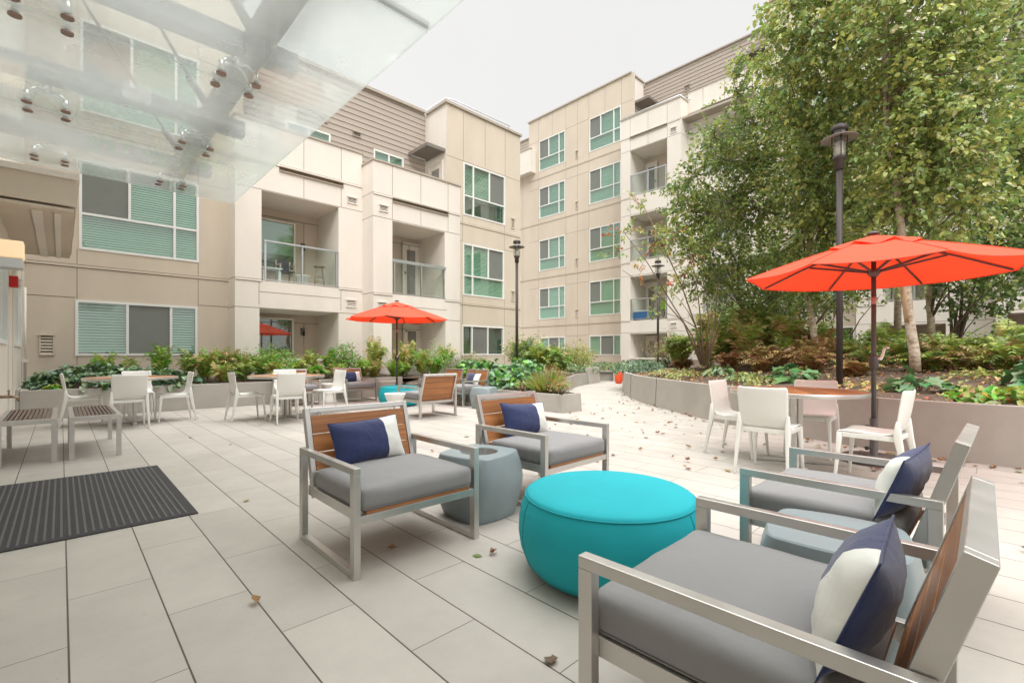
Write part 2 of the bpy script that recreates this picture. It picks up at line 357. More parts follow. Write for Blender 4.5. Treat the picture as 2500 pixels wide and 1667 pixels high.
# ------------------------------------------------------------------ leaves, vectorised
T_OV = (np.array([(0, 0), (.30, .5), (.70, .36), (1, 0), (.70, -.36), (.30, -.5)]), [(0, 1, 2, 3), (0, 3, 4, 5)])
T_BL = (np.array([(0, 0), (.25, .5), (1, 0), (.25, -.5)]), [(0, 1, 2), (0, 2, 3)])
def lobed(nl=7):
    pts = [(0., 0.)]; 
    for i in range(nl * 2 + 1):
        a = math.pi * (.97 - 1.94 * i / (nl * 2)); r = (.5 if i % 2 else .34) * (1.05 - .25 * abs(a) / math.pi)
        pts.append((.42 + r * math.cos(a) * 1.15, r * math.sin(a) * 1.15))
    c = len(pts); pts.append((.45, 0.))
    fs = [(c, i, i + 1) for i in range(1, nl * 2 + 1)] + [(c, nl * 2 + 1, 0), (c, 0, 1)]
    return np.array(pts), fs
T_LB = lobed()
T_HT = (np.array([(.12, 0), (0, .32), (.22, .5), (.62, .38), (1, 0), (.62, -.38), (.22, -.5), (0, -.32)]), [(0, 1, 2, 3, 4), (0, 4, 5, 6, 7)])
def unit(a): return a / np.maximum(np.linalg.norm(a, axis=1, keepdims=True), 1e-9)
def leaf_mesh(name, P, D, N, Ln, Wd, mi, mats, parent=None, T=T_OV, fold=.22, curl=.12):
    P = np.asarray(P, float); D = unit(np.asarray(D, float)); N = np.asarray(N, float)
    S = unit(np.cross(D, N)); N = unit(np.cross(S, D)); n = len(P); tp, fs = T; k = len(tp)
    Ln = np.broadcast_to(Ln, (n,)); Wd = np.broadcast_to(Wd, (n,))
    l = tp[:, 0][None, :] * Ln[:, None]; w = tp[:, 1][None, :] * Wd[:, None]
    h = np.abs(w) * fold * 2 - (tp[:, 0][None, :] ** 2) * curl * Ln[:, None]
    V = P[:, None, :] + D[:, None, :] * l[..., None] + S[:, None, :] * w[..., None] + N[:, None, :] * h[..., None]
    V = V.reshape(-1, 3)
    fl = [np.asarray(f) for f in fs]; tot = sum(len(f) for f in fl); nf = len(fl)
    lv = np.concatenate(fl); loops = (np.arange(n)[:, None] * k + lv[None, :]).ravel()
    sizes = np.array([len(f) for f in fl]); st = np.concatenate([[0], np.cumsum(sizes)[:-1]])
    starts = (np.arange(n)[:, None] * tot + st[None, :]).ravel()
    me = bpy.data.meshes.new(name)
    me.vertices.add(len(V)); me.vertices.foreach_set('co', V.ravel().astype(np.float32))
    me.loops.add(len(loops)); me.loops.foreach_set('vertex_index', loops.astype(np.int32))
    me.polygons.add(n * nf); me.polygons.foreach_set('loop_start', starts.astype(np.int32))
    me.polygons.foreach_set('loop_total', np.tile(sizes, n).astype(np.int32))
    me.polygons.foreach_set('material_index', np.repeat(np.broadcast_to(mi, (n,)), nf).astype(np.int32))
    me.update(calc_edges=True); me.validate()
    return link_mesh(name, me, mats, parent)
def rdir(n): return unit(rng.normal(size=(n, 3)))
def pick(n, w): return rng.choice(len(w), size=n, p=np.array(w) / sum(w))

# ------------------------------------------------------------------ facade helpers
def fL(Y): return lambda u, z, d: (u, Y - d, z)
def fR(X): return lambda u, z, d: (X - d, u, z)
def fW(X): return lambda u, z, d: (X + d, u, z)
def wall_grid(mb, u0, u1, z0, z1, holes, mi=0, reveal=.12, rmi=None):
    """mb.T maps (u, z, d); faces on d = 0 with rectangular holes"""
    us = sorted({u0, u1, *[h[0] for h in holes], *[h[1] for h in holes]}); zs = sorted({z0, z1, *[h[2] for h in holes], *[h[3] for h in holes]})
    us = [u for u in us if u0 <= u <= u1]; zs = [z for z in zs if z0 <= z <= z1]
    for a, b in zip(us, us[1:]):
        for c, d in zip(zs, zs[1:]):
            mu, mz = (a + b) / 2, (c + d) / 2
            if any(h[0] < mu < h[1] and h[2] < mz < h[3] for h in holes): continue
            mb.quad((a, c, 0), (b, c, 0), (b, d, 0), (a, d, 0), mi)
    for h in holes:
        dp = h[4] if len(h) > 4 else reveal; a, b, c, d = h[:4]; r = mi if rmi is None else rmi
        mb.quad((a, c, 0), (a, d, 0), (a, d, -dp), (a, c, -dp), r); mb.quad((b, c, 0), (b, d, 0), (b, d, -dp), (b, c, -dp), r)
        mb.quad((a, c, 0), (b, c, 0), (b, c, -dp), (a, c, -dp), r); mb.quad((a, d, 0), (b, d, 0), (b, d, -dp), (a, d, -dp), r)
def ubox(mb, a, b, c, d, d0, d1, mi=0):
    vs = [(u, z, q) for u in (a, b) for z in (c, d) for q in (d0, d1)]
    mb.add(vs, [(0, 1, 3, 2), (4, 6, 7, 5), (0, 4, 5, 1), (2, 3, 7, 6), (0, 2, 6, 4), (1, 5, 7, 3)], mi)
def vj(mb, u, z0, z1, mi=1): ubox(mb, u - .006, u + .006, z0, z1, -.01, .0025, mi)
def hj(mb, z, u0, u1, mi=1, double=False):
    ubox(mb, u0, u1, z - .007, z + .007, -.01, .003, mi)
    if double:
        ubox(mb, u0, u1, z - .055, z - .009, -.01, .02, 0); ubox(mb, u0, u1, z - .069, z - .057, -.01, .004, mi)
def window(parent, fm, u0, u1, z0, z1, full=(), part=(), tr=None, screens=(), blind=True, open_=0., back=.16, fmat='white', slat=.05, bl_drop=None):
    f = MB(fm); w = .05
    for a, b, c, d in ((u0, u1, z0, z0 + w), (u0, u1, z1 - w, z1)): ubox(f, a, b, c, d, -.07, .018)
    for a, b in ((u0, u0 + w), (u1 - w, u1)): ubox(f, a, b, z0 + w, z1 - w, -.07, .018)
    for m in full: ubox(f, m - w / 2, m + w / 2, z0 + w, z1 - w, -.065, .012)
    if tr is not None: ubox(f, u0 + w, u1 - w, tr - w / 2, tr + w / 2, -.06, .008)
    for m in part: ubox(f, m - w / 2, m + w / 2, tr + w / 2, z1 - w, -.065, .010)
    o = f.build('window', M[fmat], parent)
    g = MB(fm); g.quad((u0 + .02, z0 + .02, -.035), (u1 - .02, z0 + .02, -.035), (u1 - .02, z1 - .02, -.035), (u0 + .02, z1 - .02, -.035)); g.build('glass_pane', M['pane'], o)
    k = MB(fm); k.quad((u0, z0, -back), (u1, z0, -back), (u1, z1, -back), (u0, z1, -back)); k.build('dim_room_backing', M['room'], o)  # dark sheet; the unlit room behind the glass is put into its colour
    if blind:
        b = MB(fm); z = z1 - .06; zb = z0 + .05 + ((z1 - z0) * random.choice([0, 0, 0, .12, .3]) if bl_drop is None and z0 > 3.5 else 0); tilt = random.uniform(-.006, .006)
        while z > zb:
            t = .021 + tilt + .004 * random.random()
            b.quad((u0 + .04, z - t, -.085), (u1 - .04, z - t, -.085), (u1 - .04, z + t, -.085 - .022 - open_), (u0 + .04, z + t, -.085 - .022 - open_)); z -= slat
        b.build('blind', M['blind'], o)
    for a, b_, c, d in screens:
        s = MB(fm); s.quad((a + .02, c + .02, -.028), (b_ - .02, c + .02, -.028), (b_ - .02, d - .02, -.028), (a + .02, d - .02, -.028)); s.build('insect_screen', M['screen'], o)
    return o
def vent(parent, fm, u0, u1, z0, z1, n=6, mat='light'):
    f = MB(fm); w = .025
    ubox(f, u0, u1, z0, z0 + w, 0, .03); ubox(f, u0 - .01, u1 + .01, z1 - w, z1, 0, .05); ubox(f, u0, u0 + w, z0 + w, z1 - w, 0, .03); ubox(f, u1 - w, u1, z0 + w, z1 - w, 0, .03)
    f.quad((u0 + w, z0 + w, .004), (u1 - w, z0 + w, .004), (u1 - w, z1 - w, .004), (u0 + w, z1 - w, .004), 1)  # near-black backing sheet behind the louvre slats
    h = (z1 - z0 - 2 * w) / n
    for i in range(n):
        zz = z0 + w + h * i; f.quad((u0 + w, zz, .027), (u1 - w, zz, .027), (u1 - w, zz + h * .62, .008), (u0 + w, zz + h * .62, .008))
    return f.build('wall_vent', [M[mat], M['dark']], parent)
def railing(parent, fm, u0, u1, z0, z1, posts, top=.04):
    f = MB(fm); ubox(f, u0, u1, z1 - top, z1, -.05, .03); ubox(f, u0, u1, z0, z0 + .03, -.03, .01)
    for p in posts: ubox(f, p - .022, p + .022, z0 + .03, z1 - top, -.04, .012)
    o = f.build('balcony_railing', M['alu'], parent)
    g = MB(fm); g.quad((u0 + .02, z0 + .05, -.01), (u1 - .02, z0 + .05, -.01), (u1 - .02, z1 - top, -.01), (u0 + .02, z1 - top, -.01)); g.build('glass_panel', M['rail_glass'], o)
    return o
def door(parent, fm, u0, u1, z0, z1):
    f = MB(fm); ubox(f, u0, u1, z0, z1, 0, .03, 0); ubox(f, u0 - .05, u0 - .002, z0, z1 + .05, 0, .05); ubox(f, u1 + .002, u1 + .05, z0, z1 + .05, 0, .05); ubox(f, u0, u1, z1 + .002, z1 + .05, 0, .05)
    o = f.build('balcony_door', M['light'], parent)
    g = MB(fm); w = (u1 - u0) * .2; g.quad((u0 + w, z0 + .25, .034), (u1 - w, z0 + .25, .034), (u1 - w, z1 - .2, .034), (u0 + w, z1 - .2, .034)); g.build('door_glass', M['screen'], o)
    h = MB(fm); ubox(h, u0 + .04, u0 + .07, z0 + .95, z0 + 1.05, .03, .08); h.build('handle', M['galv'], o)
    return o
def bay(parent, fm, u0, u1, z1, depth, holes, rec=1.6, slots=(), joints=(), bands=(), name='balcony_bay'):
    """projecting light bay: front with recessed openings, sides, coping"""
    m = MB(fm); H = [(*h, rec) for h in holes]
    wall_grid(m, u0, u1, 0, z1, H, 0)
    for a, b, c, d in holes: m.quad((a, c, -rec), (b, c, -rec), (b, d, -rec), (a, d, -rec), 2)
    for u in (u0, u1): m.quad((u, 0, 0), (u, 0, -depth), (u, z1, -depth), (u, z1, 0))
    for z, dbl in bands:
        segs = [(u0, u1)]
        for a, b, c, d in holes:
            if c - .07 < z < d + .01:
                segs = [s for x in segs for s in ((x[0], min(x[1], a)), (max(x[0], b), x[1])) if s[1] - s[0] > .03]
        for a, b in segs: hj(m, z, a, b, 1, dbl)
        for u in (u0 - .003, u1 + .003):
            m.box if 0 else None
            m.quad((u, z - .007, 0), (u, z - .007, -depth), (u, z + .007, -depth), (u, z + .007, 0), 1)
    for u, a, b in joints: vj(m, u, a, b)
    o = m.build(name, [M['light'], M['joint'], M['tan']], parent)
    c = MB(fm); ubox(c, u0 - .03, u1 + .03, z1 + .001, z1 + .05, -.2, .035); ubox(c, u0 - .03, u0 + .17, z1 + .001, z1 + .05, -depth, -.201); ubox(c, u1 - .17, u1 + .03, z1 + .001, z1 + .05, -depth, -.201)
    c.build('coping', M['coping'], parent)
    for a, b, z0_, z1_ in slots:
        s = MB(fm); ubox(s, a, b, z0_, z0_ + .02, 0, .05, 0); ubox(s, a, b, z1_ - .02, z1_, 0, .06, 0); ubox(s, a, b, z0_ + .021, z1_ - .021, 0, .004, 1)
        s.build('wall_slot', [M['coping'], M['slot']], parent)
    return o
def lap(parent, fm, u0, u1, z0, z1, h=.19, holes=()):
    m = MB(fm); z = z0
    while z < z1 - .01:
        zt = min(z + h, z1); sg = [(u0, u1)]
        for a, b, c, d in holes:
            if c < (z + zt) / 2 < d: sg = [s for x in sg for s in ((x[0], min(x[1], a)), (max(x[0], b), x[1])) if s[1] > s[0]]
        for a, b in sg: m.quad((a, z, .022), (b, z, .022), (b, zt, .004), (a, zt, .004)); m.quad((a, z, .022), (b, z, .022), (b, z, .0), (a, z, .0), 1)
        z = zt
    return m.build('siding', [M['siding'], M['joint']], parent)
def roof_rail(parent, pts, posts, z, h=.14):
    m = MB(); m.tube([(x, y, z + h) for x, y in pts], .022, 6)
    for x, y in posts: m.tube([(x, y, z), (x, y, z + h)], .014, 6)
    return m.build('roof_railing', M['alu'], parent)
def slat_awning(parent, x0, x1, y0, y1, z):
    m = MB(); t = .12
    m.box(x0, x1, y0, y0 + .04, z, z + t); m.box(x0, x1, y1 - .04, y1, z, z + t); m.box(x0, x0 + .04, y0 + .04, y1 - .04, z, z + t); m.box(x1 - .04, x1, y0 + .04, y1 - .04, z, z + t)
    n = 12
    for i in range(n):
        yy = y0 + .06 + (y1 - y0 - .12) * i / n; m.bar((x0 + .04, yy + .03, z + .06), (x1 - .04, yy + .03, z + .06), .075, .012, up=(0, .3, 1))
    return m.build('door_awning', M['awning'], parent)

# ================================================================== LEFT BUILDING
B = empty('apartment_building', (5, 13.9, 0), 'three storey tan and cream block behind the long planter, lap siding on top', 'apartment building', world=True)
def child_origin(o): pass
m = MB(fL(13.9)); W1 = (.22, 2.46, 1.08, 2.30); W2 = (.28, 2.49, 3.41, 5.36); W3 = (.30, 2.50, 6.44, 8.46)
wall_grid(m, -.54, 3.48, 0, 10.5, [W1, W2, W3])
for z in (3.065, 6.1, 9.1): hj(m, z, -.54, 3.47, 1, True)
for z in (2.345, 5.4, 8.5):
    hj(m, z, -.54, .22); hj(m, z, 2.5, 3.47)
for u in (.25, 2.475):
    for a, b in ((0, 1.07), (2.31, 3.0), (3.08, 3.4), (5.37, 6.03), (6.12, 6.43), (8.47, 9.03), (9.12, 10.5)): vj(m, u, a, b)
vj(m, 1.37, 9.12, 10.5)
BX = MB(fL(13.9))
RB = [(10.82, 12.95, 1.09, 2.22), (10.86, 12.96, 3.35, 5.30), (10.88, 13.02, 6.37, 8.34)]
wall_grid(m, 9.6, 13.9, 0, 10.27, RB) if 0 else None
m.quad((3.48, 0, 0), (3.48, 0, -1.38), (3.48, 10.5, -1.38), (3.48, 10.5, 0)); m.build('wall', [M['tan'], M['joint']], B)
m = MB(fL(13.9)); wall_grid(m, 9.6, 13.9, 0, 6.3, RB[:2]); wall_grid(m, 10.1, 13.9, 6.3, 10.27, RB[2:])
for z in (3.04, 6.07): hj(m, z, 9.71, 13.9, 1, True)
hj(m, 8.38, 10.1, 13.9)
for z in (2.27, 5.37): hj(m, z, 9.71, 10.8); hj(m, z, 13.0, 13.9)
for u in (10.88, 11.96, 13.04): vj(m, u, 8.39, 10.27)
for u in (10.84, 12.99):
    for a, b in ((0, 1.07), (2.24, 2.97), (3.05, 3.33), (5.32, 6.0), (6.08, 6.35)): vj(m, u, a, b)
m.quad((13.9, 0, 0), (13.9, 0, -9), (13.9, 10.27, -9), (13.9, 10.27, 0)); m.quad((10.1, 6.1, 0), (10.1, 6.1, -1.38), (10.1, 10.27, -1.38), (10.1, 10.27, 0), 2)
m.build('wall', [M['tan'], M['joint'], M['light']], B)
window(B, fL(13.9), *W1, full=(1.1, 1.92), screens=[(1.1, 1.92, 1.1, 2.28)], open_=.008, slat=.062)
window(B, fL(13.9), *W2, full=(1.99,), part=(1.14,), tr=4.2, screens=[(.30, 1.14, 4.2, 5.34)], slat=.055)
window(B, fL(13.9), *W3, full=(2.02,), part=(1.18,), tr=7.24, screens=[(.32, 1.18, 7.24, 8.44)], slat=.055)
window(B, fL(13.9), *RB[0], full=(11.3, 12.1), screens=[(11.3, 12.1, 1.12, 2.2)], blind=False)
window(B, fL(13.9), *RB[1], full=(11.33,), part=(12.13,), tr=4.1, screens=[(12.13, 12.94, 4.1, 5.28)])
window(B, fL(13.9), *RB[2], full=(11.37,), part=(12.19,), tr=7.12, screens=[(12.19, 13.0, 7.12, 8.32)])
vent(B, fL(13.9), -.33, -.10, 1.09, 1.53, 6, 'tan')
for z in (6.32, 3.32, 1.03): vent(B, fL(13.9), 13.36, 13.56, z, z + .42, 8, 'tan')
h1 = [(3.75, 5.8, 3.03, 5.38), (3.70, 5.8, .97, 2.31)]
bay(B, fL(13.26), 3.14, 6.53, 7.13, 2.0, h1, 1.6, slots=[(4.18, 5.94, 5.99, 6.12)], bands=[(3.06, True), (2.32, False), (5.4, False), (6.17, True)],
    joints=[(4.82, 5.42, 5.96), (5.88, 5.42, 6.1), (4.82, 6.2, 7.12), (5.88, 6.2, 7.12), (3.73, 6.2, 7.12), (3.69, 2.4, 3.0), (5.87, 2.4, 3.0)])
h2 = [(7.15, 9.07, 2.92, 5.12), (7.13, 9.10, .93, 2.22)]
bay(B, fL(12.57), 6.53, 9.70, 6.77, 2.7, h2, 1.6, slots=[(7.15, 9.2, 5.68, 5.81)], bands=[(2.92, True), (2.24, False), (5.15, False), (5.84, True)],
    joints=[(7.15, 5.17, 5.66), (8.15, 5.17, 5.66), (9.2, 5.17, 5.8), (7.15, 5.87, 6.76), (8.15, 5.87, 6.76), (9.2, 5.87, 6.76)])
for hh, pl, ds in ((h1, 13.26, .9), (h2, 12.57, .85)):
    for a, b, c, d in hh:
        bf = fL(pl + 1.45); cp = MB(fL(pl))
        if c < 1.5: ubox(cp, a - .04, b + .04, c - .04, c + .03, -.15, .05); cp.build('patio_ledge', M['light'], B)
        if pl > 13: window(B, bf, a - .6, a + 1.35, c + (.55 if c > 2 else .15), d - .32 if c > 2 else d - .12, full=((a + .35),), blind=c > 2, fmat='light', back=.13)
        else:
            window(B, bf, a - .3, a + .62, c + .5, d - .3, blind=False, fmat='light', back=.13); door(B, fL(pl + 1.55), b - .62, b - .05, c + .0, c + 2.0 if c > 2 else d - .1)
        q = MB(bf); hj(q, d - .25, a, b, 0); vj(q, b - .45, c, d - .25, 0); q.build('panel_joints', [M['joint']], B)
railing(B, fL(13.26), 3.80, 5.78, 3.05, 4.10, (3.84, 4.78, 5.74)); railing(B, fL(12.57), 7.15, 9.1, 2.94, 3.98, (7.22, 8.17, 9.04), top=.09)
sl = MB(fL(13.26)); hj(sl, 2.74, 3.7, 5.85, 1, False); sl2 = MB(fL(12.57)); hj(sl2, 2.57, 7.15, 9.15, 1, False)
sl.build('slab_line', [M['light'], M['joint']], B); sl2.build('slab_line', [M['light'], M['joint']], B)
vent(B, fL(13.26), 6.05, 6.36, 5.57, 5.77, 4); vent(B, fL(13.26), 6.02, 6.33, 2.5, 2.73, 4); vent(B, fL(12.57), 6.71, 7.0, 5.32, 5.52, 4); vent(B, fL(12.57), 6.66, 6.95, 2.45, 2.66, 4)
lap(B, fL(15.28), 3.48, 10.1, 6.1, 10.36, holes=[(7.97, 9.11, 6.93, 8.34), (5.03, 6.37, 6.93, 8.34)])
t_ = MB(); t_.box(3.48, 9.6, 13.3, 15.2, 6.05, 6.12); t_.box(6.6, 9.66, 12.65, 13.29, 6.05, 6.12); t_.build('terrace_floor', M['coping'], B)
window(B, fL(15.26), 7.94, 9.14, 6.9, 8.37, full=(8.54,), blind=True); window(B, fL(15.26), 5.0, 6.4, 6.9, 8.37, full=(5.7,), blind=True)
vent(B, fL(15.26), 7.16, 7.46, 8.58, 8.76, 4, 'siding'); vent(B, fL(15.26), 6.0, 6.3, 8.7, 8.88, 4, 'siding')
slat_awning(B, 9.3, 10.09, 13.95, 15.2, 8.5); 
door(B, lambda u, z, d: (10.1 - d, u, z), 14.15, 14.95, 6.15, 8.2)
c = MB(); c.box(3.4, 10.05, 15.17, 15.34, 10.362, 10.46); c.box(10.03, 13.96, 13.83, 13.98, 10.272, 10.36); c.box(10.03, 10.18, 13.981, 15.16, 10.272, 10.36); c.box(-.6, 3.52, 13.83, 14.0, 10.502, 10.6)
c.build('coping', M['coping'], B)
rf = MB(); rf.box(-.5, 13.85, 15.4, 23, 10.05, 10.25); rf.box(10.2, 13.85, 14.0, 15.39, 10.05, 10.25); rf.box(-.5, 3.4, 14.05, 15.39, 10.3, 10.4); rf.build('roof', M['coping'], B)
roof_rail(B, [(3.8, 15.3), (10.1, 15.3), (10.15, 14.0), (10.4, 13.9), (13.3, 13.9), (13.35, 14.2)], [(4.7, 15.3), (6.2, 15.3), (7.7, 15.3), (9.2, 15.3), (11.0, 13.9), (12.9, 13.9)], 10.36)
for (x, y, z) in ((4.1, 14.8, 4.95), (5.35, 14.84, 4.3), (7.6, 14.1, 4.7), (5.35, 14.84, 1.7)):
    s = MB(); s.box(x - .05, x + .05, y - .08, y, z, z + .22, 0); s.tube([(x, y - .12, z - .02), (x, y - .12, z + .12)], .035, 8, 1); s.build('wall_lantern', [M['awning'], M['black']], B)

# ================================================================== RIGHT BUILDING
B2 = empty('apartment_building', (22, 12, 0), 'five storey tan and cream block at the far end, half hidden by birches', 'apartment building', world=True)
fl = [(1.08, 2.19), (3.32, 5.26), (6.36, 8.29), (9.67, 11.58), (12.66, 14.56)]
trs = [None, 4.07, 7.08, 10.43, 13.41]
def col(u0, u1, mp, mf, floors=range(5)):
    out = []
    for i in floors:
        z0, z1 = fl[i]; out.append((u0, u1, z0, z1))
    return out
cols = [(17.93, 20.05, 19.25, 18.42), (14.05, 16.15, 15.37, 14.51)]
m = MB(fR(21.75)); H = [x for c_ in cols for x in col(*c_)]
wall_grid(m, 13.2, 20.95, 0, 16.02, H)
for z in (2.91, 5.94, 9.39, 12.25): hj(m, z, 13.3, 20.95, 1, True)
for z in (2.22, 5.3, 8.32, 11.6, 14.6):
    for a, b in ((13.3, 14.03), (16.18, 17.9), (20.08, 20.95)): hj(m, z, a, b)
for u in (14.02, 16.18, 17.0, 17.88, 20.09):
    for a, b in zip((0, 2.93, 5.96, 9.41, 12.27), (2.83, 5.86, 9.3, 12.17, 16.0)): vj(m, u, a, b)
for u in (18.95, 15.08): vj(m, u, 14.62, 16)
m.quad((13.47, 12.8, 0), (13.47, 12.8, -1.35), (13.47, 16.02, -1.35), (13.47, 16.02, 0), 2); m.build('wall', [M['tan'], M['joint'], M['light']], B2)
m = MB(fR(21.75)); wall_grid(m, 20.95, 26, 0, 12.66, []); m.quad((20.95, 12.66, 0), (20.95, 12.66, -1.3), (20.95, 16.02, -1.3), (20.95, 16.02, 0))
for z in (2.91, 5.94, 9.39): hj(m, z, 20.95, 26, 1, True)
vj(m, 21.5, 0, 12.6); m.build('wall', [M['tan'], M['joint']], B2)
for ci, (u0, u1, mp_, mf_) in enumerate(cols):
    for i in range(5):
        z0, z1 = fl[i]
        if i == 0: window(B2, fR(21.75), u0, u1, z0, z1, full=(mp_, mf_), screens=[(mf_, mp_, z0, z1)])
        else: window(B2, fR(21.75), u0, u1, z0, z1, full=(mf_,), part=(mp_,), tr=trs[i], screens=[(mp_, u1, trs[i], z1)])
for z in (12.6, 9.62, 6.3, 3.3, 1.05): vent(B2, fR(21.75), 16.94, 17.14, z, z + .44, 7, 'tan')
hA = [(10.75, 12.74, 9.0, 11.31), (10.75, 12.74, 5.75, 8.04), (10.75, 12.74, 2.80, 4.99), (10.75, 12.74, .93, 2.15)]
bay(B2, fR(20.55), 10.09, 13.28, 12.98, 2.6, hA, 1.5, slots=[(10.75, 12.74, 11.90, 12.0)], bands=[(12.03, True), (11.33, False), (9.0, True), (8.1, False), (5.75, True), (5.05, False), (2.82, True), (2.2, False)],
    joints=[(12.74, 12.05, 12.95), (11.75, 12.05, 12.95), (10.75, 12.05, 12.95), (12.74, 11.35, 12.0), (10.75, 11.35, 12.0), (11.75, 11.35, 11.9), (12.74, 8.12, 8.9), (10.75, 8.12, 8.9)])
hB = [(7.55, 9.37, 9.3, 11.64), (7.55, 9.37, 6.1, 8.3), (7.55, 9.37, 3.0, 5.15), (7.55, 9.37, .93, 2.2)]
bay(B2, fR(21.29), 6.87, 10.09, 13.45, 1.9, hB, 1.5, slots=[(7.55, 9.45, 12.37, 12.47)], bands=[(12.5, True), (11.7, False), (9.3, True), (8.4, False), (6.1, True), (5.25, False), (3.0, True), (2.3, False)],
    joints=[(9.37, 12.55, 13.4), (8.4, 12.55, 13.4), (7.55, 12.55, 13.4)])
hC = [(1.15, 2.75, 9.3, 11.6), (1.15, 2.75, 6.1, 8.3), (1.15, 2.75, 2.98, 5.1), (1.15, 2.75, .05, 2.15)]
bay(B2, fR(21.2), 0, 3.59, 13.4, 1.9, hC, 1.5, bands=[(12.5, True), (9.3, True), (6.1, True), (2.93, True), (2.22, False)])
hD = [(-2.4, -.25, 9.3, 11.6), (-2.4, -.25, 6.1, 8.3), (-2.4, -.25, 2.98, 5.1), (-2.4, -.25, .05, 2.35)]
bay(B2, fR(20.5), -3.2, 0, 13.0, 2.6, hD, 1.5, bands=[(12.5, True), (9.3, True), (6.1, True), (2.93, True), (2.45, False)])
for hs, X, r0 in ((hA, 20.55, 1), (hB, 21.29, 1), (hC, 21.2, 1), (hD, 20.5, 1)):
    for i, (a, b, c_, d) in enumerate(hs):
        if d > 2.6:
            railing(B2, fR(X), a + .02, b - .02, c_ + .05, c_ + 1.08, (a + .06, (a + b) / 2, b - .06))
        bf = fR(X + 1.35); window(B2, bf, a - .3, a + .62, c_ + .5, d - .35, blind=False, fmat='light', back=.13)
        door(B2, fR(X + 1.45), b - .66, b - .08, c_ + .02, min(c_ + 2.0, d - .12))
        cp = MB(fR(X))
        if c_ < 1.5 and c_ > .5: ubox(cp, a - .03, b + .03, c_ - .04, c_ + .03, -.15, .05); cp.build('patio_ledge', M['light'], B2)
for z in (11.45, 8.55, 5.4, 2.35): vent(B2, fR(20.55), 10.28, 10.58, z, z + .25, 4)
for z in (12.0, 8.8): vent(B2, fR(21.29), 9.6, 9.9, z, z + .22, 4)
vent(B2, fR(21.2), 3.1, 3.35, 3.15, 3.5, 6); vent(B2, fR(21.2), .3, .7, 2.45, 2.7, 4)
m = MB(fR(21.75)); H = [(3.73, 5.95, a, b) for a, b in fl]
wall_grid(m, 3.4, 6.87, 0, 16.1, H); m.quad((6.87, 12, 0), (6.87, 12, -1.35), (6.87, 16.1, -1.35), (6.87, 16.1, 0), 2)
for z in (2.91, 5.94, 9.39, 12.25): hj(m, z, 3.6, 6.86, 1, True)
for u in (3.71, 5.97): vj(m, u, 0, 1.05); vj(m, u, 2.2, 2.83); vj(m, u, 14.6, 16)
m.build('wall', [M['tan'], M['joint'], M['light']], B2)
for i, (a, b) in enumerate(fl):
    if i == 0: window(B2, fR(21.75), 3.73, 5.95, a, b, full=(4.58, 5.4), blind=False)
    else: window(B2, fR(21.75), 3.73, 5.95, a, b, full=(4.2,), part=(5.1,), tr=trs[i], screens=[(5.1, 5.95, trs[i], b)])
lap(B2, fR(23.1), 6.87, 13.47, 12, 15.95); lap(B2, fR(23.1), 20.95, 27, 12, 15.9); lap(B2, fR(23.1), -3.2, 3.6, 12, 15.9)
vent(B2, fR(23.08), 10.82, 11.12, 14.6, 14.9, 4, 'siding'); vent(B2, fR(23.08), 8.2, 8.5, 14.6, 14.9, 4, 'siding')
slat_awning(B2, 21.76, 23.0, 12.4, 13.44, 14.35); door(B2, lambda u, z, d: (u, 13.47 - d, z), 22.0, 22.9, 12.0, 14.0)
slat_awning(B2, 21.8, 23.0, 6.9, 7.9, 14.35)
c = MB(); c.box(21.68, 21.9, 13.4, 21.0, 16.022, 16.1); c.box(21.901, 23.1, 13.4, 13.55, 16.022, 16.1); c.box(23.02, 23.2, 6.9, 13.39, 15.952, 16.02); c.box(21.68, 21.9, 3.4, 6.93, 16.102, 16.18); c.box(21.901, 23.1, 6.8, 6.93, 16.102, 16.18)
c.box(23.02, 23.2, 21.1, 27, 15.902, 15.97); c.build('coping', M['coping'], B2)
sb = MB(); sb.box(21.3, 23.0, 20.36, 22.6, 12.66, 14.1); sb.box(21.27, 21.4, 20.33, 22.6, 14.102, 14.15, 1); sb.build('roof_terrace_box', [M['light'], M['coping']], B2)
rf = MB(); rf.box(21.9, 30, 13.6, 21, 15.7, 15.95); rf.box(23.2, 30, -3.2, 13.59, 15.6, 15.9); rf.box(21.9, 23.19, 3.5, 6.8, 15.8, 16.0); rf.box(20.7, 23.09, 7, 13.3, 12.0, 12.1); rf.build('roof', M['coping'], B2)
roof_rail(B2, [(20.6, 13.2), (20.6, 10.15), (21.2, 10.1), (21.35, 9.9), (21.35, 7.0)], [(20.6, 12.2), (20.6, 11.2), (20.6, 10.2), (21.35, 8.8), (21.35, 7.8)], 13.02, .10)
s = MB(); s.box(21.6, 21.75, 20.7, 20.95, 1.75, 1.9); s.build('wall_light', M['white'], B2)

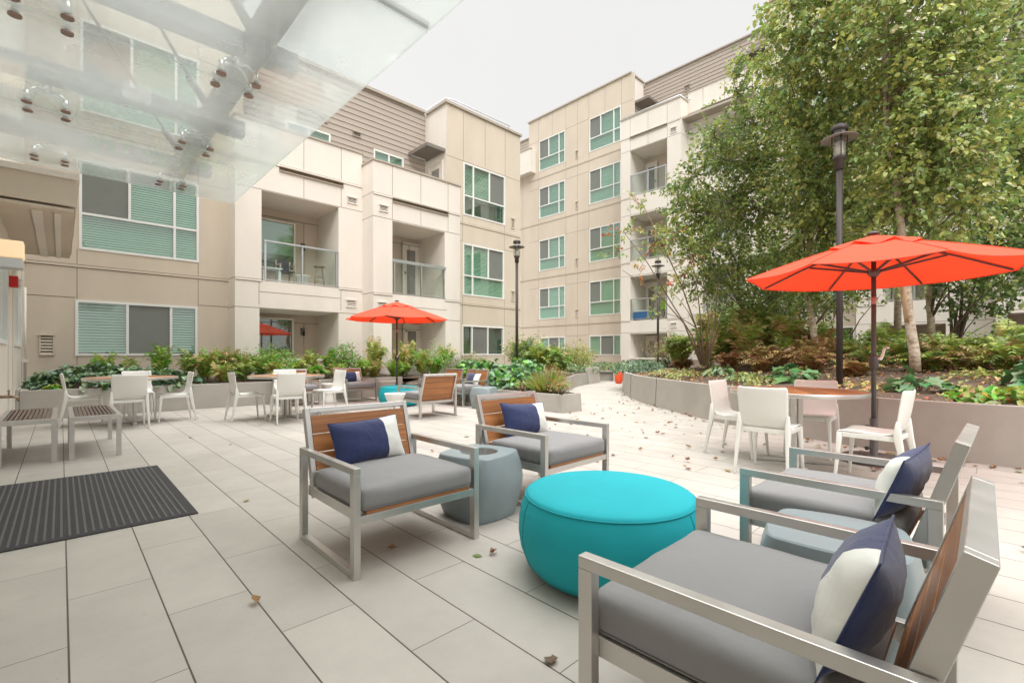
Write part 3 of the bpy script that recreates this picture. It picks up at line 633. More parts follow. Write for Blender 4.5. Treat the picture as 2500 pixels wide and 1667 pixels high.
# ================================================================== ENTRANCE WING (left edge)
E1 = empty('entrance_wing', (-.54, 6, 0), 'cream entrance wing at the left edge with a boxed tan porch roof', 'building', world=True)
m = MB(fW(-.54)); hw = [(7.7, 9.4, 1.24, 2.42), (10.9, 12.5, 1.24, 2.42)]
wall_grid(m, -6, 13.9, 0, 10.4, hw)
for u in (7.4, 9.7, 10.6, 12.8): vj(m, u, 0, 2.8)
hj(m, 3.06, 11.5, 13.9, 1, True); m.build('wall', [M['light'], M['joint']], E1)
window(E1, fW(-.54), *hw[0], full=(8.55,), blind=False); window(E1, fW(-.54), *hw[1], full=(11.7,), blind=False)
m = MB(); m.box(-.54, .13, 7.62, 11.4, 2.86, 3.17); m.box(-.54, .16, 7.58, 11.43, 3.171, 3.24, 1); m.box(-.54, .11, 7.64, 11.38, 2.80, 2.835)
m.box(-.25, -.16, 7.8, 11.3, 2.775, 2.80, 1); m.box(-.06, .0, 7.8, 11.3, 2.775, 2.80, 1); m.build('porch_roof', [M['tan'], M['light']], E1, bevel=.004)
m = MB(); m.box(-.54, -.31, 7.52, 7.74, 2.06, 2.17); so = m.build('wall_sconce', M['alu'], E1, bevel=.006)
m = MB(); m.box(-.53, -.30, 7.51, 7.75, 2.172, 2.36); m.build('lamp_shade', M['glow'], so, bevel=.01)
m = MB(); m.box(-.54, -.45, 9.86, 10.0, 2.08, 2.24); m.tube([(-.45, 9.93, 2.16), (-.41, 9.93, 2.16)], .05, 12, 1); m.build('fire_alarm', [M['red'], M['white']], E1, bevel=.006)
m = MB(); m.tube([(-.50, 12.98, 2.4), (-.50, 12.98, .6)], .02, 8); m.box(-.54, -.46, 12.93, 13.03, .95, 1.0); m.build('conduit', M['light'], E1)
m = MB(); m.tube([(-.54, 8.2, .60), (-.44, 8.2, .60)], .02, 10); m.tube([(-.45, 8.2, .60), (-.45, 8.2, .67)], .01, 8); m.tube([(-.45, 8.16, .67), (-.45, 8.24, .67)], .012, 8); m.tube([(-.44, 8.2, .60), (-.38, 8.2, .585), (-.37, 8.2, .54)], [.016, .016, .013], 8)
m.build('garden_tap', M['brass'], E1)
# ================================================================== GLASS CANOPY
GC = empty('glass_canopy', (-.54, 2, 3.25), 'frosted glass entrance canopy hung from grey steel beams and rods overhead at the left', 'canopy', world=True)
ys = [-3.0, -.58, 1.02, 2.62, 4.2, 5.8, 7.56]
for a, b in zip(ys, ys[1:]):
    m = MB(); m.box(-.53, 1.76, a + .008, b - .008, 3.25, 3.268); m.build('glass_panel', M['canopy_glass'], GC)
m = MB(); m.box(1.05, 1.21, -3, 7.75, 3.5, 3.68); m.build('edge_beam', M['galv'], GC, bevel=.01)
for y in ys[1:]:
    m = MB(); yy = min(y, 7.4); m.box(-.53, 1.045, yy - .07, yy + .07, 3.5, 3.66); m.box(1.215, 1.46, yy - .07, yy + .07, 3.5, 3.66); m.build('cross_beam', M['galv'], GC, bevel=.008)
    r = MB(); r.tube([(-.53, yy, 6.4), (.95, yy, 3.98)], .017, 8); r.tube([(.95, yy, 3.98), (1.11, yy, 3.74)], .04, 8); r.build('tie_rod', M['galv'], GC)
    if y == 2.62:
        m = MB(); m.box(1.22, 1.755, y - .018, y + .018, 3.272, 3.30); m.build('joint_cover', M['galv'], GC)
    for x in (-.09, 1.0):
        s = MB(); s.tube([(x, yy, 3.5), (x, yy, 3.40)], .03, 10, 1)
        for dx in (-.12, .12):
            for dy in ((-.10, .10) if y < 7 else (-.22, -.08)):
                s.tube([(x, yy, 3.41), (x + dx * .6, yy + dy * .6, 3.40), (x + dx, yy + dy, 3.33)], .013, 6, 1)
                s.tube([(x + dx, yy + dy, 3.34), (x + dx, yy + dy, 3.27)], .02, 10, 1)
                s.tube([(x + dx, yy + dy, 3.248), (x + dx, yy + dy, 3.236)], .034, 18, 0)
        s.build('spider_fitting', [M['disc'], M['chrome']], GC)

# ================================================================== LOUNGE CHAIRS
def rounded_box(x, y, z0, z1, puff, rad=.028, n=14, wr=.0, seed=0):
    """cushion: rounded box with puffed faces and slight creases"""
    r_ = random.Random(seed); vs = []; idx = {}; fs = []
    h = (z1 - z0) / 2; zc = (z0 + z1) / 2
    def put(p, k):
        k = tuple(round(c, 4) + 0.0 for c in k)
        if k not in idx: idx[k] = len(vs); vs.append(p)
        return idx[k]
    def lin(n): return [-1 + 2 * i / n for i in range(n + 1)]
    U = [math.copysign(1 - (1 - abs(t)) ** 1.6, t) for t in lin(n)]; W = lin(6)
    faces = []
    for i in range(n):
        for j in range(n):
            for s_ in (-1, 1):
                faces.append([(U[i], U[j], s_), (U[i+1], U[j], s_), (U[i+1], U[j+1], s_), (U[i], U[j+1], s_)])
    for i in range(n):
        for j in range(6):
            for s_ in (-1, 1):
                faces.append([(U[i], s_, W[j]), (U[i+1], s_, W[j]), (U[i+1], s_, W[j+1]), (U[i], s_, W[j+1])])
                faces.append([(s_, U[i], W[j]), (s_, U[i+1], W[j]), (s_, U[i+1], W[j+1]), (s_, U[i], W[j+1])])
    ph = [r_.uniform(0, 6) for _ in range(6)]
    for f in faces:
        q = []
        for a, b, c in f:
            p = Vector((a * x, b * y, c * h)); inn = Vector((max(-x + rad, min(x - rad, p.x)), max(-y + rad, min(y - rad, p.y)), max(-h + rad, min(h - rad, p.z))))
            d = p - inn
            if d.length > rad: p = inn + d.normalized() * rad
            pf = (1 - a * a) * (1 - b * b)
            p.z += (puff * pf ** .7 if c > 0 else -.3 * puff * pf) * abs(c)
            side = (1 - c * c)
            p.x += math.copysign(.008 * side * (1 - b * b), a) if abs(a) > .9999 else 0
            p.y += math.copysign(.008 * side * (1 - a * a), b) if abs(b) > .9999 else 0
            if wr: p.z += wr * (math.sin(7 * a + ph[0] + 3 * b) * math.sin(5 * b + ph[1]) + .6 * math.sin(16 * a + ph[2]) * math.exp(-6 * (1 - abs(b)))) * (1 if c > 0 else .3)
            q.append(put((p.x, p.y, p.z + zc), (a, b, c)))
        fs.append(tuple(q))
    m = MB(); m.add(vs, fs, 0, True); return m
def make_lounge():
    t = empty('lounge_chair', (0, 0, 0), 'x', 'lounge chair')
    for s in (-1, 1):
        m = MB(); xa, xb = sorted((s * .3925, s * .3565))
        m.box(xa, xb, -.37, -.325, 0, .51); m.box(xa, xb, .325, .37, 0, .51); m.box(xa, xb, -.37, .37, .5102, .545); m.box(xa, xb, -.3248, .3248, .0, .035)
        m.build('side_frame', M['steel'], t, bevel=.0025)
    m = MB(); m.box(-.356, .356, -.366, -.33, .265, .305); m.box(-.356, .356, .29, .32, .265, .30)
    for s in (-1, 1): xa, xb = sorted((s * .356, s * .325)); m.box(xa, xb, -.3298, .3248, .266, .3225)
    m.build('seat_frame', M['steel'], t, bevel=.002)
    m = MB()
    for i in range(6): m.box(-.323, .323, -.362 + i * .102, -.362 + i * .102 + .094, .306, .322)
    m.build('seat_slats', M['teak'], t, bevel=.002)
    m = rounded_box(.348, .305, .322, .432, .026, wr=.0022, seed=3); m.T = None
    vs = [(v[0], v[1] - .062, v[2]) for v in m.v]; m.v = vs; c = m.build('seat_cushion', M['cushion'], t)
    for z in (.3285,):
        k = MB(); xx, yy = .343, .300; r = .03; pts = []
        for cx, cy, a0 in ((xx - r, yy - r, 0), (-xx + r, yy - r, 90), (-xx + r, -yy + r, 180), (xx - r, -yy + r, 270)):
            for a in range(0, 91, 30): pts.append((cx + r * math.cos(R(a0 + a)), cy + r * math.sin(R(a0 + a)) - .062, z))
        k.tube(pts + pts[:1], .0032, 5, caps=False); k.build('piping', M['cushion'], c)
    a = math.atan2(.155, .505); ca, sa = math.cos(a), math.sin(a)
    T = lambda x, s_, d: (x, .242 + s_ * sa + d * ca, .262 + s_ * ca - d * sa)
    m = MB(T)
    for s in (-1, 1): xa, xb = sorted((s * .352, s * .322)); m.box(xa, xb, 0, .535, 0, .046)
    m.box(-.3218, .3218, .503, .535, 0, .046); m.box(-.3218, .3218, .0, .03, .012, .04)
    m.box(-.27, -.26, .485, .503, .02, .03); m.box(.26, .27, .485, .503, .02, .03)
    m.build('backrest_frame', M['steel'], t, bevel=.0025)
    m = MB(T)
    for i in range(4): m.box(-.319, .319, .04 + i * .1125, .04 + i * .1125 + .108, .004, .024)
    m.build('backrest', M['teak'], t, bevel=.002)
    return t
def make_pillow():
    W, H, Tk = .242, .140, .068; n = 22; k = 14
    def g(u, v, s_):
        e = (1 - abs(u) ** 3.2) ** .75 * (1 - abs(v) ** 3.0) ** .75
        x = W * u * (1 - .05 * (1 - v * v) * abs(u)); z = H * v * (1 - .09 * (1 - u * u) * abs(v) ** 1.5)
        wr = .0035 * math.sin(9 * v + 5 * u) * e + .003 * math.sin(22 * v) * max(0, abs(u) - .6) * 2.2 * (e ** .4) + .0025 * math.sin(17 * u + 2) * max(0, abs(v) - .55) * 2.0 * (e ** .4)
        return (x, s_ * (Tk * e + wr), z)
    t = MB()
    vs = []; fs = []; ms = []
    for s_ in (-1, 1):
        o = len(vs)
        for i in range(n + 1):
            for j in range(k + 1):
                u = math.sin((-1 + 2 * i / n) * math.pi / 2 * .999) ; v = math.sin((-1 + 2 * j / k) * math.pi / 2 * .999)
                vs.append(g(u, v, s_))
        for i in range(n):
            u = -1 + 2 * (i + .5) / n
            for j in range(k):
                a = o + i * (k + 1) + j; fs.append((a, a + k + 1, a + k + 2, a + 1)); ms.append(1 if (s_ < 0 and math.sin(u * math.pi / 2) > .40) else 0)
    me = bpy.data.meshes.new('throw_pillow'); me.from_pydata(vs, [], fs); me.polygons.foreach_set('material_index', ms); me.polygons.foreach_set('use_smooth', [True] * len(fs)); me.update()
    bm = bmesh.new(); bm.from_mesh(me); bmesh.ops.remove_doubles(bm, verts=bm.verts, dist=.0008); bmesh.ops.recalc_face_normals(bm, faces=bm.faces); bm.to_mesh(me); bm.free()
    o = link_mesh('throw_pillow', me, [M['navy'], M['cream']]); o['category'] = 'pillow'
    p = MB()
    pts = []
    for i in range(41):
        u = -1 + 2 * i / 40; pts.append(g(u, 1, 1))
    for i in range(1, 27): pts.append(g(1, 1 - 2 * i / 26, 1))
    for i in range(1, 41): pts.append(g(1 - 2 * i / 40, -1, 1))
    for i in range(1, 26): pts.append(g(-1, -1 + 2 * i / 26, 1))
    p.tube(pts + pts[:1], .0028, 5, caps=False); p.build('piping', M['navy'], o)
    return o
lc0 = make_lounge(); pl0 = make_pillow()
LC = [((1.418, 2.53), 0, 'lounge chair with teak back and grey seat, nearest the black doormat, facing the turquoise ottoman', 'navy and white lumbar pillow on the chair nearest the black doormat'),
      ((2.785, 2.53), 0, 'lounge chair with navy pillow just right of the barrel side table with the dark dish', 'navy and white lumbar pillow on the chair right of the dished side table'),
      ((1.43, .44), 180, 'largest lounge chair in the bottom right foreground, seen from behind its side', 'big navy and white pillow on the chair in the bottom right foreground'),
      ((2.79, .50), 180, 'lounge chair between the foreground chair and the right dining table, seen from the side', 'navy and white pillow on the second chair from the bottom right corner'),
      ((5.07, 10.68), 0, 'distant lounge chair with navy pillow standing in front of the long planter', 'small navy and white pillow on the chair in front of the long planter'),
      ((3.74, 10.72), 0, 'distant lounge chair half hidden behind the middle dining table and its white chairs', None),
      ((4.76, 7.14), 180, 'distant lounge chair seen from the back with four teak boards, before the far ottoman', None),
      ((6.42, 8.16), -90, 'distant lounge chair with navy pillow beside the leafy low planter', 'small navy and white pillow on the chair beside the leafy low planter'),
      ((6.42, 9.07), -90, 'distant lounge chair mostly hidden behind the chair by the leafy planter', None)]
fp = True
for i, ((x, y), rz, lb, pb) in enumerate(LC):
    o = lc0 if i == 0 else copy_tree(lc0)
    o.location = (x, y, 0); o.rotation_euler = (0, 0, R(rz + (-.5, .8, .6, -.9, 1, -1, .5, 2, -2)[i])); o['label'] = lb; o['group'] = 'steel and teak lounge chairs'
    if pb:
        p = pl0 if fp else copy_tree(pl0); fp = False
        off = Vector(((-.02, .03, .10, .17, .02, 0, 0, .03, 0)[i], .222, .562)); off.rotate(Matrix.Rotation(R(rz), 3, 'Z'))
        p.location = (x + off.x, y + off.y, off.z); p.rotation_mode = 'ZXY' if 0 else 'XYZ'
        q = Matrix.Rotation(R(rz + (4, -3, 3, -4, 3, 0, 0, -3, 0)[i]), 3, 'Z') @ Matrix.Rotation(R(-21), 3, 'X') @ Matrix.Rotation(R((-2, 3, -4, 2, 0, 0, 0, 3, 0)[i]), 3, 'Y')
        p.rotation_euler = q.to_euler(); p['label'] = pb; p['group'] = 'navy and white pillows'

# ================================================================== OTTOMANS, SIDE TABLES
def ottoman(x, y, s, label):
    t = empty('ottoman', (x, y, 0), label, 'ottoman', 'round turquoise ottomans')
    pr = [(.0, .012), (.33, .012), (.375, .03), (.41, .07), (.437, .14), (.447, .21), (.444, .28), (.432, .34), (.418, .375), (.412, .388)]
    top = [(.412, .388), (.408, .398), (.395, .407), (.36, .416), (.28, .424), (.15, .429), (0., .430)]
    m = MB(); m.lathe([(r * s, z) for r, z in pr], 96); m.lathe([(r * s, z) for r, z in top], 96); m.build('fabric_cover', M['turq'], t)
    m = MB(); m.tube([(.4135 * s * math.cos(a * math.pi / 48), .4135 * s * math.sin(a * math.pi / 48), .389) for a in range(97)], .0035, 6, caps=False)
    for a0 in (-1.55, .55, 2.65):
        m.tube([((r * s + .001) * math.cos(a0), (r * s + .001) * math.sin(a0), z) for r, z in pr[2:]], .002, 5)
    m.build('piping', M['turq_d'], t)
    m = MB(); m.lathe([(0, 0), (.32 * s, 0), (.32 * s, .012)], 48); m.build('base_pad', M['black'], t)
    return t
ottoman(2.02, 1.38, 1.03, 'large round turquoise ottoman in the middle of the four nearest chairs')
ottoman(5.30, 9.02, .98, 'distant turquoise ottoman in front of the closed planter by the far umbrella')
def side_table(x, y, rot, label, dish=True):
    t = empty('side_table', (x, y, 0), label, 'side table', 'grey barrel shaped side tables', R(rot))
    prof = [(.195, 0), (.20, .004), (.222, .08), (.243, .18), (.252, .25), (.248, .31), (.235, .38), (.222, .424), (.216, .43)]
    n = 96; m = MB()
    def ring(r, z, tw):
        out = []
        for k in range(n):
            a = k * 2 * math.pi / n; c, s_ = math.cos(a), math.sin(a); e = 7.
            q = (abs(c) ** e + abs(s_) ** e) ** (-1 / e); b = a + tw
            q *= (1 + .04 * math.cos(4 * a))
            out.append((r * q * math.cos(b), r * q * math.sin(b), z))
        return out
    rings = [ring(r, z, R(16) * (z / .43)) for r, z in prof]
    top = [ring(.216 * f, .43 - (.0 if f > .9 else .0), R(10)) for f in (.995,)]
    ci = [[(.135 * math.cos(k * 2 * math.pi / n), .135 * math.sin(k * 2 * math.pi / n), .431) for k in range(n)], [(.13 * math.cos(k * 2 * math.pi / n), .13 * math.sin(k * 2 * math.pi / n), .424) for k in range(n)]]
    if not dish: ci = [[(.02 * math.cos(k * 2 * math.pi / n), .02 * math.sin(k * 2 * math.pi / n), .432) for k in range(n)]]
    allr = rings + ci; vs = [v for r in allr for v in r]
    fs = [(i * n + k, i * n + (k + 1) % n, (i + 1) * n + (k + 1) % n, (i + 1) * n + k) for i in range(len(allr) - 1) for k in range(n)]
    fs.append(tuple(range((len(allr) - 1) * n, len(allr) * n)))
    m.add(vs, fs, 0, True); o = m.build('table_body', M['greytable'], t)
    e = o.modifiers.new('split', 'EDGE_SPLIT'); e.split_angle = R(28)
    if dish:
        m = MB(); m.lathe([(.128, .4265), (.0, .4245)], 48); m.lathe([(.012, .425), (.012, .445), (.018, .447), (.018, .453), (0, .454)], 16, (-.02, .02, 0), 1); m.build('dish', [M['dish'], M['chrome']], t)
    return t
side_table(2.095, 2.50, 0, 'grey barrel side table with a dark round dish, between the two chairs facing the camera')
side_table(2.12, .42, -8, 'grey barrel side table between the two foreground chairs at bottom right', False)
side_table(6.32, 7.38, 12, 'small pale grey barrel side table beside the far chair near the low planter', False)
def stool(x, y, label):
    m = MB(); pr = [(0, 0), (.15, 0), (.158, .01), (.14, .08), (.115, .17), (.105, .23), (.115, .30), (.145, .38), (.168, .44), (.165, .45), (.155, .452), (0, .452)]
    m.lathe([(r * 1.05, z) for r, z in pr], 40); o = m.build('hourglass_stool', M['plastic']); o.location = (x, y, 0); tag(o, label, 'stool', 'white hourglass stools')
stool(4.40, 10.55, 'white hourglass stool between the two chairs along the long planter'); stool(4.06, 7.05, 'white hourglass stool left of the chair seen from the back')

# ================================================================== SLATTED TABLES, DOORMAT
def slat_table(x0, x1, y0, y1, label):
    t = empty('slatted_side_table', ((x0 + x1) / 2, (y0 + y1) / 2, 0), label, 'side table', 'steel framed slatted tables'); w, d = (x1 - x0) / 2, (y1 - y0) / 2
    for sx in (-1, 1):
        for sy in (-1, 1):
            m = MB(); a, b = sorted((sx * w, sx * (w - .042))); c, e = sorted((sy * d, sy * (d - .042))); m.box(a, b, c, e, 0, .40); m.build('leg', M['steel'], t, bevel=.002)
    m = MB(); m.box(-w, w, -d, -d + .042, .4002, .45); m.box(-w, w, d - .042, d, .4002, .45); m.box(-w, -w + .042, -d + .0422, d - .0422, .4002, .45); m.box(w - .042, w, -d + .0422, d - .0422, .4002, .45)
    m.build('frame', M['steel'], t, bevel=.002)
    m = MB(); n = 10; W = 2 * w - .09
    for i in range(n):
        x = -w + .045 + W * (i + .5) / n; m.box(x - .0115, x + .0115, -d + .043, d - .043, .425, .453)
    m.build('slats', M['slatwood'], t, bevel=.0015)
slat_table(.06, .48, 6.69, 8.07, 'slatted steel table right beside the left edge one, nearest the doormat'); slat_table(-.46, -.03, 6.71, 8.1, 'slatted steel table cut off by the left edge of the photo')
t = empty('doormat', (.1, 4.8, 0), 'large black ribbed rubber doormat lying on the pavers at the left', 'doormat')
m = MB(); m.box(-.62, .585, -.965, .965, .001, .010, 0); m.build('mat_base', M['rubber'], t, bevel=.003)
m = MB(); x = -.58
while x < .55: m.box(x, x + .013, -.925, .925, .0102, .0135, 0); x += .0365
m.build('ribs', M['rubber_l'], t, bevel=.002)

# ================================================================== DINING SETS
def make_dining():
    t = empty('dining_chair', (0, 0, 0), 'x', 'dining chair')
    prof = [(-.215, .432), (-.19, .447), (-.10, .447), (0, .440), (.10, .437), (.165, .447), (.195, .485), (.205, .55), (.215, .64), (.228, .73), (.243, .81)]
    rows = 11; vs = []; fs = []
    for (y, z) in prof:
        back = max(0, (z - .455) / .36)
        for j in range(rows):
            u = -1 + 2 * j / (rows - 1); w = .205 + .012 * back
            dz = -.012 * (1 - u * u) if z < .46 else 0
            vs.append((u * w, y + (.030 * (1 - u * u) * min(1, back * 2.5)), z + dz + (.012 * (abs(u) ** 6) * (1 if back > .95 else 0))))
    for i in range(len(prof) - 1):
        for j in range(rows - 1):
            a = i * rows + j; fs.append((a, a + 1, a + rows + 1, a + rows))
    m = MB(); m.add(vs, fs, 0, True); o = m.build('seat_shell', M['plastic'], t)
    s = o.modifiers.new('thick', 'SOLIDIFY'); s.thickness = .02; s.offset = 0; sb = o.modifiers.new('sub', 'SUBSURF'); sb.levels = 1; sb.render_levels = 2
    for sx in (-1, 1):
        m = MB()
        # rear leg runs up into the back with a knuckle at seat height
        pts = [(sx * .222, .285, 0), (sx * .213, .245, .22), (sx * .205, .212, .40), (sx * .203, .205, .47), (sx * .206, .209, .56)]
        def sq(p, a, b): return [(p[0] - a, p[1] - b, p[2]), (p[0] + a, p[1] - b, p[2]), (p[0] + a, p[1] + b, p[2]), (p[0] - a, p[1] + b, p[2])]
        szs = [(.010, .012), (.015, .018), (.021, .026), (.020, .026), (.010, .012)]
        vs = [v for p, z in zip(pts, szs) for v in sq(p, *z)]; fs = [(i * 4 + k, i * 4 + (k + 1) % 4, i * 4 + 4 + (k + 1) % 4, i * 4 + 4 + k) for i in range(4) for k in range(4)] + [(0, 1, 2, 3), (16, 17, 18, 19)]
        m.add(vs, fs, 0, True); q = m.build('leg', M['plastic'], t, bevel=.006, seg=2)
        m = MB(); pts = [(sx * .212, -.225, 0), (sx * .203, -.205, .25), (sx * .192, -.192, .43)]; szs = [(.011, .011), (.015, .015), (.022, .022)]
        vs = [v for p, z in zip(pts, szs) for v in sq(p, *z)]; fs = [(i * 4 + k, i * 4 + (k + 1) % 4, i * 4 + 4 + (k + 1) % 4, i * 4 + 4 + k) for i in range(2) for k in range(4)] + [(0, 1, 2, 3), (8, 9, 10, 11)]
        m.add(vs, fs, 0, True); m.build('leg', M['plastic'], t, bevel=.006, seg=2)
    m = MB()
    for s in (-1, 1): a, b = sorted((s * .208, s * .19)); m.box(a, b, -.17, .186, .392, .432)
    m.box(-.17, .17, -.208, -.192, .392, .432); m.box(-.18, .18, .19, .208, .392, .432); m.build('seat_apron', M['plastic'], t, bevel=.004)
    return t
dc0 = make_dining()
DC = [((.73, 9.10), 180, 'white plastic dining chair with its back to the camera at the far left table', 0), ((.26, 9.96), 90, 'white plastic dining chair on the left side of the far left table', 0),
      ((1.36, 9.60), -90, 'white plastic dining chair on the right side of the far left table', 0), ((.98, 10.52), 0, 'white plastic dining chair behind the far left table against the leafy planter', 0),
      ((2.66, 8.02), 180, 'white plastic dining chair with its back to the camera at the middle table', -5), ((2.28, 8.85), 90, 'white plastic dining chair on the left side of the middle table', 0),
      ((3.62, 8.72), -90, 'white plastic dining chair on the right side of the middle table beside a white stool', 5), ((3.18, 9.52), 0, 'white plastic dining chair behind the middle table', 0),
      ((4.80, 1.47), 90, 'white plastic dining chair with its back to the camera at the nearest dining table', 0), ((5.42, 1.98), 0, 'white plastic dining chair at the left end of the nearest dining table', -3),
      ((5.98, 1.42), -90, 'white plastic dining chair behind the nearest dining table by the concrete wall', 3), ((5.07, .74), 180, 'white plastic dining chair in front of the umbrella pole beside the nearest table', -4)]
for i, ((x, y), rz, lb, dr) in enumerate(DC):
    o = dc0 if i == 0 else copy_tree(dc0); o.location = (x, y, 0); o.rotation_euler = (0, 0, R(rz + dr)); o['label'] = lb; o['group'] = 'white moulded dining chairs'
def dtable(x, y, rot, label):
    t = empty('dining_table', (x, y, 0), label, 'dining table', 'round teak topped dining tables', R(rot))
    m = MB(); r = .595; n = 11; w = 2 * r / n
    for i in range(n):
        a = -r + i * w + .002; b = a + w - .004
        pa = []; 
        for k in range(13):
            yy = a + (b - a) * k / 12; pa.append((math.sqrt(max(r * r - yy * yy, .0001)), yy))
        poly = [(px, py) for px, py in pa] + [(-px, py) for px, py in reversed(pa)]; N = len(poly)
        vs = [(px, py, .738) for px, py in poly] + [(px, py, .715) for px, py in poly]; m.add(vs, [tuple(range(N)), tuple(range(N, 2 * N))] + [(k, (k + 1) % N, N + (k + 1) % N, N + k) for k in range(N)])
    m.build('tabletop', M['teak_top'], t)
    m = MB(); m.lathe([(.597, .70), (.61, .70), (.612, .705), (.612, .738), (.609, .741), (.599, .741), (.597, .738), (.597, .70)], 96); m.lathe([(.0, .712), (.596, .712)], 96); m.build('edge_band', M['steel'], t)
    m = MB()
    for a in (-1, 1):
        for b in (-1, 1): m.box(a * .032 - .021, a * .032 + .021, b * .032 - .021, b * .032 + .021, .0385, .71)
    m.build('pedestal', M['steel'], t, bevel=.003)
    m = MB(); m.box(-.43, .43, -.025, .025, .004, .038); m.box(-.025, .025, -.43, -.026, .004, .038); m.box(-.025, .025, .026, .43, .004, .038)
    for a, b in ((-.4, 0), (.4, 0), (0, -.4), (0, .4)): m.lathe([(.018, 0), (.018, .004)], 10, (a, b, 0))
    m.build('cross_base', M['steel'], t, bevel=.003)
dtable(.83, 9.74, 0, 'round teak topped table at the far left with four white chairs'); dtable(2.86, 8.66, 28, 'round teak topped table in the middle distance with four white chairs'); dtable(5.42, 1.42, 24, 'nearest round teak topped table beneath the large orange umbrella')

# ================================================================== UMBRELLAS
def umbrella(x, y, rot, Rr, label, crank=True):
    t = empty('patio_umbrella', (x, y, 0), label, 'umbrella', 'orange octagonal umbrellas', R(rot))
    zt, zr = 2.30, 1.92; ns = 12
    def pt(a, f, lift=0):  # f 0 centre..1 rim
        k = a * 8 / (2 * math.pi); k0 = math.floor(k); w = k - k0
        a0, a1 = k0 * math.pi / 4, (k0 + 1) * math.pi / 4
        sc_ = 1 - .045 * (1 - (2 * w - 1) ** 2) * f ** 3
        X = ((1 - w) * math.cos(a0) + w * math.cos(a1)) * Rr * f * sc_; Y = ((1 - w) * math.sin(a0) + w * math.sin(a1)) * Rr * f * sc_
        sag = .030 * (1 - (2 * w - 1) ** 2) * math.sin(math.pi * min(f, 1) * .75)
        z = zt - (zt - zr) * (.80 * f + .20 * f ** 2) - sag + lift
        return (X, Y, z)
    A = [i * 2 * math.pi / 64 for i in range(64)]
    def sheet(f0, f1, n, lift):
        m = MB(); fs_ = [f0 + (f1 - f0) * i / n for i in range(n + 1)]
        vs = [pt(a, f, lift(f, a)) for f in fs_ for a in A]
        m.add(vs, [(i * 64 + k, i * 64 + (k + 1) % 64, (i + 1) * 64 + (k + 1) % 64, (i + 1) * 64 + k) for i in range(n) for k in range(64)], 0, True); return m
    c = sheet(.13, 1., ns, lambda f, a: 0).build('canopy', M['umb'], t)
    v = sheet(.02, .33, 5, lambda f, a: .030 + .010 * math.sin(8 * a + 1) * (f / .33) ** 3 * 1.2 - .012 * (f / .33) ** 2).build('vent_cap', M['umb'], c)
    hm = MB(); hm.tube([pt(a * 2 * math.pi / 64, 1., -.004) for a in range(65)], .004, 5, caps=False); 
    for k in range(8):
        a = k * math.pi / 4; hm.tube([pt(a + 1e-4, f, .003) for f in (.3, .5, .75, .99)], .003, 5)
    hm.build('hem', M['umb'], c)
    hub = 1.95
    for k in range(8):
        a = k * math.pi / 4 + 1e-4; r = MB()
        r.tube([Vector(pt(a, f)) + Vector((0, 0, -.018)) for f in (.04, .3, .6, .96)], .011, 6); mid = Vector(pt(a, .52)) + Vector((0, 0, -.03))
        r.bar((.04 * math.cos(a), .04 * math.sin(a), hub), mid, .016, .022); r.build('rib', M['umb_rib'], t)
    m = MB(); m.tube([(0, 0, .05), (0, 0, 2.28)], .0215, 16); m.lathe([(.0, 2.33), (.05, 2.335), (.055, 2.345), (.03, 2.365), (0, 2.37)], 20); m.build('pole', M['pole_d'], t)
    m = MB(); m.lathe([(.03, hub - .05), (.045, hub - .03), (.058, hub - .015), (.058, hub + .015), (.03, hub + .02)], 20); m.build('hub', M['umb_rib'], t)
    m = MB(); m.tube([(0, 0, 1.62), (0, 0, 1.69)], .0225, 16); m.build('pole_band', M['pink'], t)
    if crank:
        m = MB(); m.lathe([(.022, 1.10), (.042, 1.09), (.045, 1.03), (.040, .97), (.026, .955)], 20); m.build('crank_housing', M['pole_d'], t)
        m = MB(); d = Vector((math.cos(R(-110 - rot)), math.sin(R(-110 - rot)), 0)); d = Vector((d.x, d.y, 0)); s_ = Vector((d.y * -1, d.x, 0)); p = d * .05 + Vector((0, 0, 1.06)); q = p + s_ * .055 + Vector((0, 0, .11))
        m.tube([p - d * .01, p + d * .02], .016, 10); m.bar(p + d * .02, q + d * .02, .02, .014); m.tube([q + d * .02, q + d * .06], .01, 8); m.build('crank_handle', M['plastic'], t)
    m = MB(); m.lathe([(0, 0), (.28, 0), (.285, .008), (.285, .045), (.27, .06), (.035, .066), (.034, .45), (.0, .45)], 48)
    m.build('base', M['pole_d'], t)
    for z in (.14, .36):
        m = MB(); d = Vector((math.cos(R(130 - rot)), math.sin(R(130 - rot)), 0)); m.tube([d * .03 + Vector((0, 0, z)), d * .055 + Vector((0, 0, z))], .007, 8); m.lathe([(0, 0)], 3) if 0 else m.tube([d * .055 + Vector((0, 0, z)), d * .075 + Vector((0, 0, z))], .02, 12); m.build('clamp_knob', M['black'], t)
umbrella(6.01, .87, -14, 1.20, 'large open orange umbrella over the nearest dining table'); umbrella(5.61, 9.66, 5, 1.17, 'small looking distant orange umbrella by the far ottoman')

